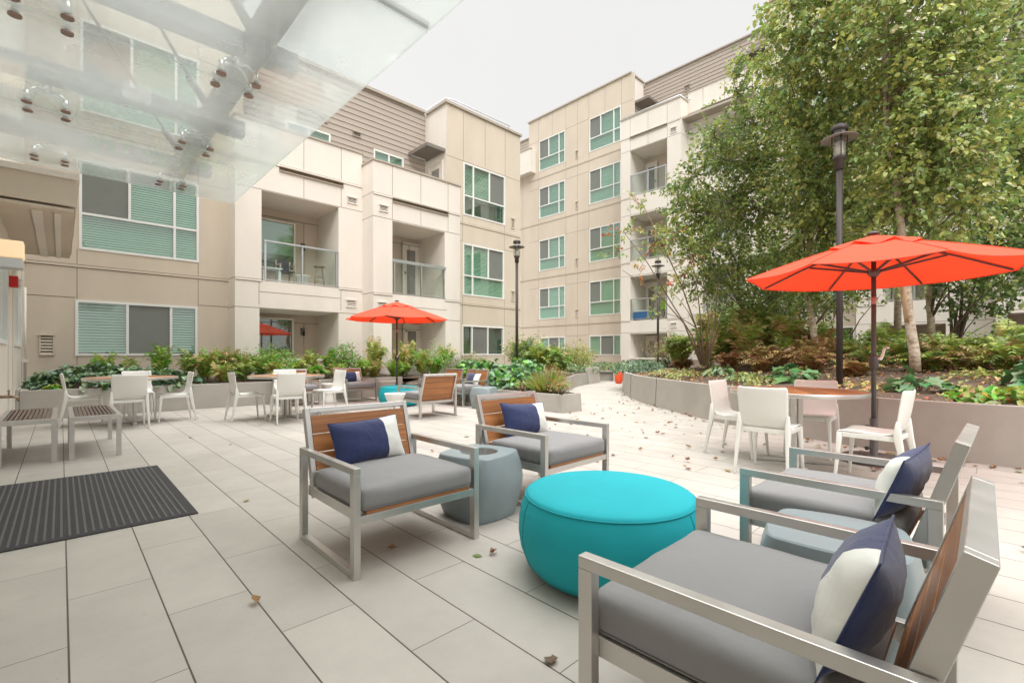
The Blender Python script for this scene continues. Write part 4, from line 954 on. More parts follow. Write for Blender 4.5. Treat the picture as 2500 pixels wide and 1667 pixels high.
# ================================================================== LAMP POSTS
M['brim'] = surf('pale_brim', (.30, .28, .27), .5)
def lamp(x, y, zb, label, s=1.):
    t = empty('lamp_post', (x, y, 0), label, 'lamp post', 'dark bronze lamp posts')
    m = MB(); m.tube([(0, 0, zb), (0, 0, 4.0)], .043 * s, 20); m.lathe([(.05, 3.86), (.062, 3.87), (.062, 4.0), (.085, 4.02), (.088, 4.05), (.0, 4.05)], 24); m.build('pole', M['bronze'], t)
    m = MB(); m.lathe([(.0, 4.44), (.11, 4.44), (.112, 4.46), (.112, 4.50), (.09, 4.52), (0, 4.52)], 28); b_ = MB(); b_.lathe([(.05, 4.355), (.10, 4.36), (.235, 4.318), (.237, 4.325), (.10, 4.372), (.05, 4.372)], 40); b_.build('lamp_brim', M['brim'], t)
    for z in (4.28, 4.30, 4.32, 4.34): m.lathe([(.05, z), (.072, z + .004), (.05, z + .008)], 20)
    for k in range(4):
        a = k * math.pi / 2 + .4; m.tube([(.096 * math.cos(a), .096 * math.sin(a), 4.05), (.096 * math.cos(a), .096 * math.sin(a), 4.45)], .007, 6)
    m.build('lamp_head', M['bronze'], t)
    m = MB(); m.lathe([(.078, 4.06), (.078, 4.44)], 28); m.build('glass_cylinder', M['lampglass'], t)
    m = MB(); m.lathe([(0, 4.06), (.048, 4.06), (.048, 4.28), (0, 4.28)], 20); m.build('lamp_diffuser', M['diffuser'], t)
lamp(8.37, 1.62, .3, 'tall bronze lamp post in front of the birch trees, rising behind the nearest table'); lamp(9.83, 9.97, .2, 'bronze lamp post between the two buildings at the picture centre'); lamp(15.6, 8.52, .3, 'farthest bronze lamp post, against the balconies of the far building')

# ================================================================== BALCONY THINGS
m = MB(); m.lathe([(0, 0), (.13, 0), (.15, .02), (.19, .26), (.20, .27), (.20, .30), (.17, .30), (.16, .25), (0, .25)], 28); o = m.build('plant_pot', M['plastic']); o.location = (4.92, 13.62, 3.035); tag(o, 'round white plant pot on the balcony floor behind the glass railing', 'plant pot')
t = empty('bar_stool', (5.38, 13.6, 3.035), 'pale wooden bar stool on the left building balcony', 'stool')
m = MB(); m.lathe([(0, .60), (.16, .60), (.165, .615), (.16, .63), (0, .63)], 24); m.build('seat', M['woodpale'], t)
for k in range(4):
    a = k * math.pi / 2 + .5; m = MB(); m.tube([(.19 * math.cos(a), .19 * math.sin(a), 0), (.11 * math.cos(a), .11 * math.sin(a), .60)], .014, 8); m.build('leg', M['woodpale'], t)
m = MB()
for z, r in ((.18, .165), (.32, .15)): m.tube([(r * math.cos(k * math.pi / 2 + .5), r * math.sin(k * math.pi / 2 + .5), z) for k in range(5)], .009, 6)
m.build('stretcher', M['woodpale'], t)
t = empty('patio_table', (4.12, 13.8, 3.035), 'small white table with clutter on the left building balcony', 'table')
m = MB(); m.box(-.26, .26, -.2, .2, .40, .43); m.build('table_top', M['white'], t, bevel=.005)
for a in (-1, 1):
    m = MB(); m.box(a * .2 - .03, a * .2 + .03, -.15, .15, 0, .40); m.build('leg', M['white'], t)
t = empty('patio_chair', (4.52, 13.85, 3.035), 'grey slatted patio chair beside the white balcony table', 'chair')
m = MB(); m.box(-.2, .2, -.2, .2, .36, .39); m.build('seat', M['black'], t)
for a in (-1, 1):
    for b in (-1, 1): m = MB(); m.box(a * .18 - .018, a * .18 + .018, b * .18 - .018, b * .18 + .018, 0, .72 if b > 0 else .56); m.build('leg', M['woodpale'], t)
m = MB(); m.box(-.162, .162, .17, .19, .45, .72); m.build('backrest', M['black'], t)
for a in (-1, 1): m = MB(); m.box(a * .18 - .025, a * .18 + .025, -.2, .16, .562, .58); m.build('armrest', M['woodpale'], t)
t = empty('string_lights', (4.8, 14.0, 5.1), 'string of small bulbs hanging under the left building balcony ceiling', 'string lights')
m = MB(); b = MB()
for p0, p1, sg in (((3.80, 13.6, 5.3), (5.75, 14.6, 4.95), .22), ((3.80, 14.4, 4.9), (5.75, 13.7, 4.85), .18)):
    pts = []
    for i in range(21):
        f = i / 20; p = Vector(p0).lerp(Vector(p1), f); p.z -= sg * 4 * f * (1 - f); pts.append(p)
        if i % 2: b.lathe([(0, -.05), (.014, -.04), (.016, -.02), (.006, 0)], 8, tuple(p))
    m.tube(pts, .004, 5)
m.build('cable', M['black'], t); b.build('bulbs', M['bulb'], t)
t = empty('string_lights', (8.1, 12.9, 2.0), 'string of small bulbs over the patio behind the distant umbrella', 'string lights')
m = MB(); b = MB(); pts = []
for i in range(17):
    f = i / 16; p = Vector((7.2, 12.65, 2.18)).lerp(Vector((9.05, 12.65, 2.18)), f); p.z -= .22 * abs(math.sin(f * 2 * math.pi)); pts.append(p)
    if i % 2: b.lathe([(0, -.06), (.018, -.045), (.02, -.02), (.008, 0)], 8, tuple(p))
m.tube(pts, .004, 5); m.build('cable', M['black'], t); b.build('bulbs', M['bulb'], t)
m = MB(); t = empty('cooler', (21.0, 12.25, 2.88), 'blue cooler with white lid on the far building balcony', 'cooler')
m.box(-.25, .25, -.42, .42, 0, .36); m.build('box', M['blue'], t, bevel=.02); m = MB(); m.box(-.26, .26, -.43, .43, .362, .42); m.build('lid', M['white'], t, bevel=.015)
t = empty('folding_chair', (21.1, 11.35, 2.88), 'lime green folding chair on the far building balcony', 'chair')
m = MB(); m.box(-.22, .22, -.2, .2, .42, .45); m.build('seat', M['lime'], t, bevel=.01); m = MB(); m.bar((.24, 0, .45), (.34, 0, .92), .40, .025, up=(1, 0, 0)); m.build('backrest', M['lime'], t)
for a in (-1, 1):
    m = MB(); m.bar((-.22, a * .21, 0), (.26, a * .21, .6), .025, .02); m.build('leg', M['black'], t); m = MB(); m.bar((.26, a * .212, 0), (-.18, a * .212, .44), .025, .02); m.build('leg', M['black'], t)
m = MB(); m.lathe([(0, 0), (.10, 0), (.135, .05), (.15, .2), (.14, .36), (.11, .44), (.10, .45), (0, .45)], 28); o = m.build('garden_stool', M['orange']); o.location = (15.4, 10.05, 0); tag(o, 'orange barrel stool at the far end of the path', 'stool')
# ================================================================== GROUND, PLANTERS
def strukt(o): o['kind'] = 'structure'; return o
m = MB(); m.quad((-400, -400, -.06), (400, -400, -.06), (400, 400, -.06), (-400, 400, -.06)); strukt(m.build('ground', M['ground']))
m = MB(); m.quad((-.54, -8, 0), (26, -8, 0), (26, 24, 0), (-.54, 24, 0)); strukt(m.build('pavement', M['paver']))
def catmull(P, n=6):
    P = [Vector(p) for p in P]; out = []
    for i in range(len(P) - 1):
        p0, p1, p2, p3 = P[max(i - 1, 0)], P[i], P[i + 1], P[min(i + 2, len(P) - 1)]
        for k in range(n):
            t = k / n; out.append(.5 * ((2 * p1) + (-p0 + p2) * t + (2 * p0 - 5 * p1 + 4 * p2 - p3) * t * t + (-p0 + 3 * p1 - 3 * p2 + p3) * t ** 3))
    out.append(P[-1]); return out
def ribbon_wall(mb, path, h, th, batter=0., side=1, joint_every=None, z0=0):
    """wall standing on path, thickness towards `side`"""
    n = len(path); nr = []
    for i in range(n):
        d = (path[min(i + 1, n - 1)] - path[max(i - 1, 0)]).normalized(); nr.append(Vector((-d.y, d.x)) * side)
    vs = []
    for p, q in zip(path, nr):
        a = p; b = p + q * batter; c = p + q * (batter + th); vs += [(a.x, a.y, z0), (b.x, b.y, h - .006), (b.x + q.x * .006, b.y + q.y * .006, h), (c.x, c.y, h), (c.x, c.y, z0)]
    fs = [(i * 5 + k, (i + 1) * 5 + k, (i + 1) * 5 + k + 1, i * 5 + k + 1) for i in range(n - 1) for k in range(4)]
    fs += [(0, 1, 2, 3, 4), tuple((n - 1) * 5 + k for k in range(5))]
    mb.add(vs, fs, 0)
WP = catmull([(16.4, 9.35), (14.4, 8.75), (12.6, 8.05), (11.35, 7.21), (9.79, 5.83), (8.79, 4.62), (7.73, 3.17), (7.01, 1.58), (6.71, .39), (6.70, -.8), (6.95, -2.5), (7.4, -5)], 6)
m = MB(); ribbon_wall(m, WP, .60, .09, .03, 1)
acc = 0; last = 0
J = MB()
marks = [(12.0, 7.68), (10.45, 6.47), (9.1, 5.03), (7.50, 2.75), (6.84, .95), (6.70, -.30), (6.8, -1.7)]
for mx, my in marks:
    i = min(range(1, len(WP) - 1), key=lambda k: (WP[k] - Vector((mx, my))).length); d = (WP[i + 1] - WP[i - 1]).normalized(); q = Vector((-d.y, d.x)); p = WP[i]
    J.bar((p.x - q.x * .002, p.y - q.y * .002, 0), (p.x + q.x * .027, p.y + q.y * .027, .602), .009, .012, 0, up=(q.x, q.y, 0))
for v, f, mi, s_ in ((J.v, J.f, 1, False),): m.add(v, f, mi)
o = m.build('retaining_wall', [M['concrete'], M['joint']]); tag(o, 'curved knee high concrete planter wall holding the birch bed on the right', 'planter wall')
def wdist(x, y): return min(((x - p.x) ** 2 + (y - p.y) ** 2) ** .5 for p in WP)
def soil_r(x, y): return .50 + min(.36, .10 * wdist(x, y))
m = MB(); n = len(WP); Q = []; K = 16
for i, p in enumerate(WP):
    f = i / (n - 1); q = Vector((21.2 if f > .12 else 21.2, 11.4 - 16.4 * f))
    d = (WP[min(i + 1, n - 1)] - WP[max(i - 1, 0)]).normalized(); q0 = p + Vector((-d.y, d.x)) * .08
    for k in range(K + 1):
        t = (k / K) ** 1.6; a = q0.lerp(q, t); z = (soil_r(a.x, a.y) + .03 * math.sin(a.x * 3.1) * math.cos(a.y * 2.7) + random.uniform(-.012, .012)) if k else .52
        Q.append((a.x, a.y, z))
m.add(Q, [(i * (K + 1) + k, (i + 1) * (K + 1) + k, (i + 1) * (K + 1) + k + 1, i * (K + 1) + k + 1) for i in range(n - 1) for k in range(K)], 0, True); strukt(m.build('soil', M['soil']))
# long planter on the left
t = empty('planter', (3, 11.4, 0), 'long straight concrete planter under the left building windows', 'planter', world=True)
m = MB(); m.box(-.50, 1.853, 11.27, 11.37, 0, .50); m.box(1.859, 4.27, 11.27, 11.37, 0, .50); m.box(4.276, 6.72, 11.27, 11.37, 0, .50); m.box(-.50, -.41, 11.371, 13.9, 0, .50); m.box(-.535, -.505, 11.2, 13.8, 0, .52, 0)
m.build('planter_wall', M['concrete_l'], t, bevel=.005)
m = MB(); m.box(6.0, 6.5, 11.1, 11.268, 0, .40); m.build('planter_step', M['concrete_l'], t, bevel=.005)
m = MB(); vs = []; fs = []
nx, ny = 40, 6
for i in range(nx + 1):
    for j in range(ny + 1): x = -.42 + 7.9 * i / nx; y = 11.371 + 2.5 * j / ny; vs.append((x, y, .45 + .05 * math.sin(x * 4) * math.cos(y * 5) * (j > 0) + (.02 * j)))
fs = [(i * (ny + 1) + j, (i + 1) * (ny + 1) + j, (i + 1) * (ny + 1) + j + 1, i * (ny + 1) + j + 1) for i in range(nx) for j in range(ny)]
m.add(vs, fs, 0, True); strukt(m.build('soil', M['soil']))
# low angular planter in the middle, running along the path
t = empty('planter', (7.5, 6.5, 0), 'low angular concrete planter with red flowered grasses where the path begins', 'planter', world=True)
pa = [Vector(p) for p in ((6.80, 11.25), (6.78, 5.67), (7.36, 5.64), (7.75, 6.3), (9.0, 7.55), (11.0, 8.96))]
m = MB()
def seg(m, a, b, h, th=.08, bt=.03, inset=0.004):
    d = (b - a).normalized(); q = Vector((-d.y, d.x)); a2 = a + d * inset; b2 = b - d * inset
    vs = []
    for p in (a2, b2): vs += [(p.x, p.y, 0), (p.x + q.x * bt, p.y + q.y * bt, h), (p.x + q.x * (bt + th), p.y + q.y * (bt + th), h), (p.x + q.x * (bt + th), p.y + q.y * (bt + th), 0)]
    m.add(vs, [(0, 1, 2, 3), (4, 5, 6, 7), (0, 4, 5, 1), (1, 5, 6, 2), (2, 6, 7, 3)])
seg(m, pa[0], Vector((6.79, 8.6)), .34); seg(m, Vector((6.79, 8.6)), pa[1], .34, inset=.003)
for a, b in zip(pa[1:], pa[2:]): seg(m, a, b, .34)
m.build('planter_wall', M['concrete'], t)
m = MB(); seg(m, Vector((11.0, 8.96)), Vector((12.7, 10.0)), .40); seg(m, Vector((12.7, 10.0)), Vector((14.2, 10.62)), .42); o = m.build('planter', M['concrete']); tag(o, 'low concrete planter edge on the left side of the path, second from the front', 'planter')
m = MB(); seg(m, Vector((14.25, 10.60)), Vector((15.5, 10.98)), .62, .1, .05); seg(m, Vector((15.5, 10.98)), Vector((15.9, 12.2)), .62, .1, .05); o = m.build('planter', M['concrete_l']); tag(o, 'taller slanted concrete planter end beside the far stone bench', 'planter')
m = MB(); ring = [(6.83, 11.3), (6.83, 5.73), (7.34, 5.70), (7.8, 6.4), (9.0, 7.64), (11.0, 9.05), (12.7, 10.1), (14.3, 10.7), (15.5, 11.1), (16.3, 12.4), (21.7, 12.6), (21.7, 20), (13.95, 20), (13.95, 13.5), (9.8, 13.5), (9.7, 12.5), (7.3, 12.4)]
m.add([(x, y, .31 if i < 6 else .40) for i, (x, y) in enumerate(ring)], [tuple(range(len(ring)))]); strukt(m.build('soil', M['soil']))
t = empty('stone_bench', (16.9, 11.6, 0), 'grey stone bench block closing the far end of the path', 'bench', world=True)
m = MB(); m.bar((15.95, 12.35, .40), (17.45, 10.6, .40), .45, .06); m.build('bench_top', M['concrete_l'], t, bevel=.005); m = MB(); m.bar((16.05, 12.33, .17), (17.4, 10.7, .17), .30, .34); m.build('bench_base', M['concrete'], t)
m = MB(); m.bar((16.72, 11.20, .18), (16.76, 11.15, .18), .4, .36); m.build('bench_leg', M['concrete_l'], t)

# ================================================================== PLANTS
def broad(name, x, y, z, rx, ry, h, n, Ls, mats, w, label, cat='plant', group=None, T=T_HT, rz=0., asp=.85, droop=.5, stems=False, kind=None, minh=.0):
    """mounded leafy plant: leaves on a dome, facing out and up"""
    th = rng.uniform(0, 2 * np.pi, n); rr = np.sqrt(rng.uniform(0, 1, n)); px = rr * np.cos(th); py = rr * np.sin(th)
    top = np.sqrt(np.clip(1 - rr ** 2.2, 0, 1)); lay = rng.uniform(.45, 1.0, n) ** .6
    lump = 1 + .22 * np.sin(px * 7 + x * 3) * np.cos(py * 6 + y * 2)
    pz = np.maximum(minh, h * top * lay * lump)
    c, s = math.cos(rz), math.sin(rz); X = px * rx; Y = py * ry
    P = np.stack([X * c - Y * s, X * s + Y * c, pz], 1)
    out = np.stack([P[:, 0] / rx, P[:, 1] / ry, .2 + 0 * px], 1) + rng.normal(0, .55, (n, 3)); out[:, 2] = rng.normal(-.1, .35, n) - droop * rr * .5
    N = np.stack([.35 * px, .35 * py, 1 + 0 * px], 1) + rng.normal(0, .35, (n, 3))
    Ln = Ls * rng.uniform(.65, 1.25, n)
    par = empty(name, (x, y, z), label, cat, group)
    leaf_mesh('foliage', P, out, N, Ln, Ln * asp, pick(n, w), [L[a] for a in mats], par, T=T)
    if stems:
        m = MB()
        for i in range(min(n, 26)):
            q = P[i]; m.tube([(q[0] * .25, q[1] * .25, 0), (q[0] * .7, q[1] * .7, q[2] * .6), tuple(q)], .004, 5)
        m.build('stems', M['twig'], par)
    return par
def fern(x, y, z, r, h, nf, mats, w, label, group=None, pin=16, cat='fern', spread=1., name='fern'):
    P = []; D = []; N = []; Ln = []; MI = []; m = MB()
    h = h * 1.12
    for i in range(nf):
        a = rng.uniform(0, 2 * math.pi); l = r * rng.uniform(.7, 1.15); hh = h * rng.uniform(.7, 1.15); mi = int(pick(1, w)[0]); b0 = rng.uniform(0, .06, 2) * 1.5
        u_ = rng.uniform(0, 1); bend = .62 + .62 * u_; side = rng.normal(0, .18); l *= .42 + .68 * u_; hh *= 1.22 - .42 * u_
        pts = []
        for k in range(pin + 1):
            t = k / pin; rad = l * spread * (t ** 1.3); zz = hh * math.sin(min(t * 2.25 * bend, 2.75)); aa = a + side * t
            pts.append(np.array([b0[0] + rad * math.cos(aa), b0[1] + rad * math.sin(aa), max(zz, -.05)]))
        if i % 2 == 0: m.tube([pts[0], pts[pin // 3], pts[2 * pin // 3], pts[pin]], [.004, .003, .002, .001], 4, sm=False, caps=False)
        for k in range(2, pin + 1):
            t = k / pin; d = pts[k] - pts[k - 1]; d /= max(np.linalg.norm(d), 1e-6); s = np.cross(d, [0, 0, 1.]); s /= max(np.linalg.norm(s), 1e-6); up = np.cross(s, d)
            pl = r * .27 * (math.sin(math.pi * min(1, (.12 + t * .93)) ** .8) + .08)
            for sg in (-1, 1):
                P.append(pts[k]); D.append(s * sg + d * .45 + np.array([0, 0, -.2]) + rng.normal(0, .18, 3)); N.append(up); Ln.append(pl); MI.append(mi)
    par = empty(name, (x, y, z), label, cat, group); Ln = np.array(Ln)
    leaf_mesh('fronds', P, D, N, Ln, Ln * .36, np.array(MI), [L[a] for a in mats], par, T=T_BL, fold=.05, curl=.2)
    m.build('stems', M['twig'], par)
    return par
def shrub(x, y, z, r, h, nst, nl, Ls, mats, w, label, cat='shrub', group=None, asp=.45, flowers=0, T=T_OV, name='shrub', fl=None, up=.5, bare=0.):
    """stems fanning from the base, small leaves clustered along twigs"""
    m = MB(); P = []; D = []; N = []
    for i in range(nst):
        a = rng.uniform(0, 2 * math.pi); rr = r * math.sqrt(rng.uniform(.02, 1)); hh = h * (1 - .45 * (rr / r) ** 2) * rng.uniform(.75, 1.08)
        tip = np.array([rr * math.cos(a), rr * math.sin(a), hh]); b = np.array([tip[0] * .18, tip[1] * .18, 0]); mid = b * .4 + tip * .6 + rng.normal(0, .03, 3); mid[2] = hh * .5
        pts = [b, mid, tip]; m.tube(pts, [.006, .004, .002], 5)
        for k in range(max(2, nl // nst)):
            t = rng.uniform(.25 + bare, 1) ** .7; c = b * (1 - t) ** 2 + 2 * mid * t * (1 - t) + tip * t * t
            off = rng.normal(0, 1, 3) * np.array([1, 1, .6]) * r * .13; P.append(c + off); dd = off / (np.linalg.norm(off) + 1e-6) + rng.normal(0, .4, 3); dd[2] += -.1; D.append(dd)
            N.append(np.array([0, 0, 1.]) + rng.normal(0, up, 3))
    n = len(P); Ln = Ls * rng.uniform(.6, 1.3, n); par = empty(name, (x, y, z), label, cat, group); mi = pick(n, w); Wd = Ln * asp
    m.build('stems', M['twig'], par)
    if flowers:
        F = []; FD = []; FN = []
        idx = rng.choice(n, flowers); 
        for i in idx:
            c = np.array(P[i]) * 1.05; c[2] = max(c[2], h * .5) + .02
            for k in range(5): a = k * 1.257; F.append(c); FD.append([math.cos(a), math.sin(a), .35]); FN.append([0, 0, 1.])
        P = P + F; D = D + FD; N = N + FN; k = len(F); Ln = np.concatenate([Ln, np.full(k, .034)]); Wd = np.concatenate([Wd, np.full(k, .03)]); mi = np.concatenate([mi, np.full(k, len(mats))])
    leaf_mesh('foliage', np.array(P), np.array(D), np.array(N), Ln, Wd, mi, [L[a] for a in mats] + [L[fl or 'redf']], par, T=T)
    return par
def grass(x, y, z, r, h, n, mats, w, label, group=None, name='ornamental_grass'):
    a = rng.uniform(0, 2 * np.pi, n); t = rng.uniform(0, 1, n); P = np.stack([r * .35 * t * np.cos(a), r * .35 * t * np.sin(a), 0 * a], 1)
    D = np.stack([np.cos(a) * t * .8, np.sin(a) * t * .8, 1 + 0 * a], 1) + rng.normal(0, .12, (n, 3)); N = np.stack([-np.cos(a), -np.sin(a), .4 + 0 * a], 1)
    par = empty(name, (x, y, z), label, 'grass plant', group)
    leaf_mesh('blades', P, D, N, h * rng.uniform(.6, 1.15, n), .012, pick(n, w), [L[k] for k in mats], par, T=T_BL, fold=.1, curl=.35)
    return par

# --- long planter, left to right
broad('groundcover_plant', .55, 12.1, .42, 1.05, .82, .46, 900, .115, ['iv', 'ivl', 'g2'], [.6, .2, .2], 'dark heart leaved ground cover filling the left end of the long planter', T=T_HT, asp=.95)
broad('groundcover_plant', 1.55, 11.75, .42, .62, .5, .36, 330, .115, ['iv', 'ivl', 'g2'], [.5, .3, .2], 'dark heart leaved clump spilling over the planter edge behind the left table', T=T_HT, asp=.95)
broad('lime_plant', -.08, 11.45, .47, .14, .07, .10, 40, .07, ['lime', 'bright'], [.8, .2], 'small lime green leafy clump at the planter corner near the left edge')
fern(1.52, 12.6, .5, .42, .62, 20, ['fern', 'bright'], [.7, .3], 'pale upright fern below the right end of the large window', 'ferns in the long planter'); fern(1.0, 12.75, .55, .3, .5, 9, ['fern'], [1], 'thin pale fern frond clump left of the upright fern', 'ferns in the long planter')
fern(2.28, 12.2, .5, .5, .55, 30, ['fern', 'bright', 'straw'], [.5, .35, .15], 'yellow green fern at the foot of the first cream pillar', 'ferns in the long planter'); fern(2.72, 12.5, .5, .5, .62, 30, ['fern', 'straw'], [.7, .3], 'taller yellow green fern right of the pillar corner', 'ferns in the long planter')
fern(2.05, 12.8, .5, .42, .55, 18, ['fern', 'fernd'], [.6, .4], 'feathery fern behind the yellow green fern', 'ferns in the long planter'); fern(2.95, 11.85, .46, .4, .34, 22, ['fernd', 'fern'], [.6, .4], 'low dark fern along the planter edge behind the middle table', 'ferns in the long planter')
shrub(3.72, 12.4, .45, .55, .98, 34, 1700, .065, ['bright', 'g1', 'g3'], [.55, .35, .1], 'bright green bushy shrub left of the red flowers', group='bright green shrubs')
shrub(3.2, 12.9, .45, .3, .8, 14, 400, .06, ['g1', 'bright'], [.6, .4], 'small green shrub at the pillar beside the lower recess', group='bright green shrubs')
shrub(4.42, 12.05, .45, .42, .46, 26, 750, .045, ['g2', 'purp', 'g1'], [.5, .3, .2], 'low red flowering shrub below the patio ledge', flowers=34, group='red flowering shrubs'); shrub(4.95, 12.2, .45, .38, .44, 20, 560, .045, ['g2', 'purp', 'g1'], [.5, .3, .2], 'red flowering shrub just left of the second bright green bush', flowers=20, group='red flowering shrubs')
shrub(5.55, 12.3, .45, .50, .98, 34, 1500, .065, ['bright', 'g1', 'g2'], [.5, .35, .15], 'bright green bush behind the distant lounge chair', group='bright green shrubs')
fern(6.25, 12.0, .45, .5, .75, 30, ['straw', 'fern', 'fernd'], [.35, .45, .2], 'straw coloured feathery fern left of the umbrella pole', 'ferns in the long planter'); fern(6.1, 11.75, .4, .45, .5, 26, ['fern', 'straw'], [.6, .4], 'arching yellow fern hanging over the planter edge by the pole', 'ferns in the long planter')
fern(7.0, 11.9, .45, .5, .6, 30, ['fern', 'bright', 'straw'], [.5, .2, .3], 'dense yellow green fern just right of the umbrella pole', 'ferns in the long planter'); fern(6.6, 11.5, .4, .42, .42, 26, ['fern', 'bright'], [.7, .3], 'rounded low fern behind the far ottoman', 'ferns in the long planter')
shrub(8.05, 11.9, .4, .62, 1.12, 40, 1900, .065, ['bright', 'g1', 'g3'], [.6, .25, .15], 'largest bright green bush right of the umbrella pole', group='bright green shrubs')
shrub(9.0, 11.6, .35, .5, .85, 60, 2600, .055, ['grey', 'fernd', 'g2'], [.7, .2, .1], 'grey green needle leaved bush behind the chair seen from the back', asp=.13, group='grey green bushes'); shrub(8.3, 11.0, .35, .45, .72, 50, 2000, .055, ['grey', 'fernd'], [.8, .2], 'smaller grey green needle leaved bush in front', asp=.13, group='grey green bushes')
shrub(9.7, 12.2, .4, .5, .75, 30, 800, .055, ['straw', 'fernd', 'purp'], [.4, .4, .2], 'dry straw coloured shrub under the kitchen window', group='dry shrubs'); shrub(10.6, 12.9, .4, .5, .85, 26, 700, .06, ['g3', 'straw', 'g1'], [.4, .3, .3], 'thin yellowish shrub below the right kitchen window', group='dry shrubs')
for x, y, r, h, k, lb in ((.6, 13.0, .4, .55, 0, 'fern against the tan wall above the ground cover'), (3.1, 12.4, .45, .5, 1, 'yellow green fern below the first cream pillar edge'), (3.6, 11.75, .42, .36, 1, 'low yellow fern at the planter edge left of the red flowers'), (4.5, 11.65, .4, .3, 0, 'low green fern in front of the red flowers'), (5.1, 11.7, .42, .34, 1, 'low yellow fern left of the second bright bush'), (5.75, 11.7, .4, .4, 0, 'green fern in front of the second bright bush'), (7.6, 11.7, .45, .6, 1, 'yellow green fern left of the largest bright bush'), (6.5, 12.5, .5, .85, 1, 'tall straw coloured fern behind the umbrella pole'), (7.3, 12.0, .5, .8, 1, 'tall yellow fern right of the umbrella pole'), (2.5, 11.7, .42, .36, 1, 'low yellow green fern hanging over the planter between the left and middle tables'), (3.4, 12.2, .45, .5, 0, 'green fern left of the bushy bright shrub'), (4.1, 11.75, .42, .4, 0, 'green fern in front of the bushy bright shrub'), (4.75, 12.7, .45, .6, 1, 'fern against the low patio wall behind the red flowers'), (5.3, 12.7, .45, .62, 0, 'green fern at the pillar between the two balconies'), (6.9, 11.65, .4, .4, 0, 'low green fern right of the umbrella pole'), (7.9, 11.5, .42, .45, 0, 'low green fern in front of the largest bright bush'), (8.8, 12.1, .5, .8, 1, 'feathery fern behind the grey green bushes')):
    fern(x, y, .46, r, h, 30, ['fern', 'bright', 'straw'], [[.4, .5, .1], [.5, .15, .35]][k], lb, 'ferns in the long planter')
# --- low planter in the middle
def midbig(x, y, rx, ry, h, n, lb): broad('broadleaf_plant', x, y, .3, rx, ry, h, int(n * 1.5), .165, ['aca', 'acal', 'bright'], [.55, .25, .2], lb, T=T_LB, asp=.85, droop=.9, stems=True, group='big lobed leaf plants')
midbig(7.55, 8.9, .7, .75, .66, 230, 'big lobed leaf plant directly behind the far navy pillow chair'); midbig(8.35, 8.35, .75, .8, .62, 230, 'big lobed leaf plant in the middle of the low planter'); midbig(7.45, 7.5, .5, .6, .42, 120, 'big lobed leaf plant at the low planter left edge'); midbig(9.2, 9.0, .7, .7, .6, 170, 'big lobed leaf plant at the foot of the centre lamp post')
midbig(8.1, 10.0, .7, .6, .62, 160, 'big lobed leaf plant behind the hidden far chair')
shrub(8.3, 7.35, .3, .5, .42, 30, 700, .05, ['purp', 'brown', 'straw'], [.4, .3, .3], 'dry brown perennial in the low planter', group='dry shrubs'); shrub(9.4, 8.2, .3, .45, .52, 30, 700, .05, ['purp', 'straw', 'g1'], [.35, .35, .3], 'pinkish dry perennial right of the big leaves', flowers=8, group='dry shrubs')
grass(7.25, 6.5, .3, .42, .5, 260, ['fern', 'straw', 'bright'], [.5, .3, .2], 'yellow green grass clump near the front of the low planter', 'grass clumps'); grass(7.75, 6.95, .3, .4, .46, 220, ['straw', 'fernd'], [.6, .4], 'straw coloured grass clump behind the front one', 'grass clumps')
shrub(7.15, 6.05, .3, .27, .34, 34, 420, .04, ['g3', 'brown', 'g1'], [.4, .3, .3], 'red flowered perennial at the pointed front corner of the low planter', flowers=14, group='red flowering shrubs'); shrub(8.0, 7.0, .3, .36, .48, 34, 520, .045, ['g3', 'brown', 'g1'], [.4, .3, .3], 'red flowered perennial leaning over the path side of the low planter', flowers=26, group='red flowering shrubs')
shrub(7.2, 7.0, .3, .3, .3, 24, 360, .045, ['brown', 'rust', 'straw'], [.4, .3, .3], 'brown withered perennial at the low planter left wall', group='dry shrubs')
fern(10.3, 9.6, .38, .8, .75, 44, ['fernd', 'fern', 'bright'], [.5, .35, .15], 'large green fern right of the centre lamp post', 'ferns along the path'); fern(11.4, 9.9, .38, .75, .7, 40, ['fernd', 'fern', 'brown'], [.5, .35, .15], 'large fern by the path with a few brown fronds', 'ferns along the path'); fern(11.2, 11.0, .38, .8, .95, 40, ['grey', 'fernd'], [.5, .5], 'grey green fern behind the path ferns', 'ferns along the path')
fern(12.6, 10.6, .4, .7, .55, 34, ['fernd', 'bright', 'straw'], [.5, .3, .2], 'fern drooping over the second planter edge', 'ferns along the path')
shrub(12.2, 11.9, .4, .95, 1.55, 46, 2000, .085, ['g3', 'ye', 'g1'], [.45, .2, .35], 'tall yellowing shrub before the far building windows', asp=.5, group='yellowing shrubs'); shrub(15.6, 12.4, .4, 1.0, 1.35, 46, 1900, .09, ['g3', 'ye', 'g1'], [.5, .15, .35], 'yellow green shrub left of the far balconies', asp=.5, group='yellowing shrubs')
shrub(17.2, 13.4, .4, .8, 1.1, 30, 900, .09, ['g3', 'g1'], [.5, .5], 'yellow green shrub farther back beside the cream pillar', asp=.5, group='yellowing shrubs')
broad('groundcover_plant', 14.3, 11.5, .38, 1.5, .8, .35, 1000, .10, ['g2', 'g1', 'iv'], [.5, .3, .2], 'dark green ground cover above the slanted planter end', T=T_OV, asp=.5)
broad('groundcover_plant', 18.0, 12.0, .38, 2.0, 1.3, .4, 1300, .11, ['g2', 'iv', 'g1'], [.4, .3, .3], 'ground cover behind the stone bench', T=T_OV, asp=.5)
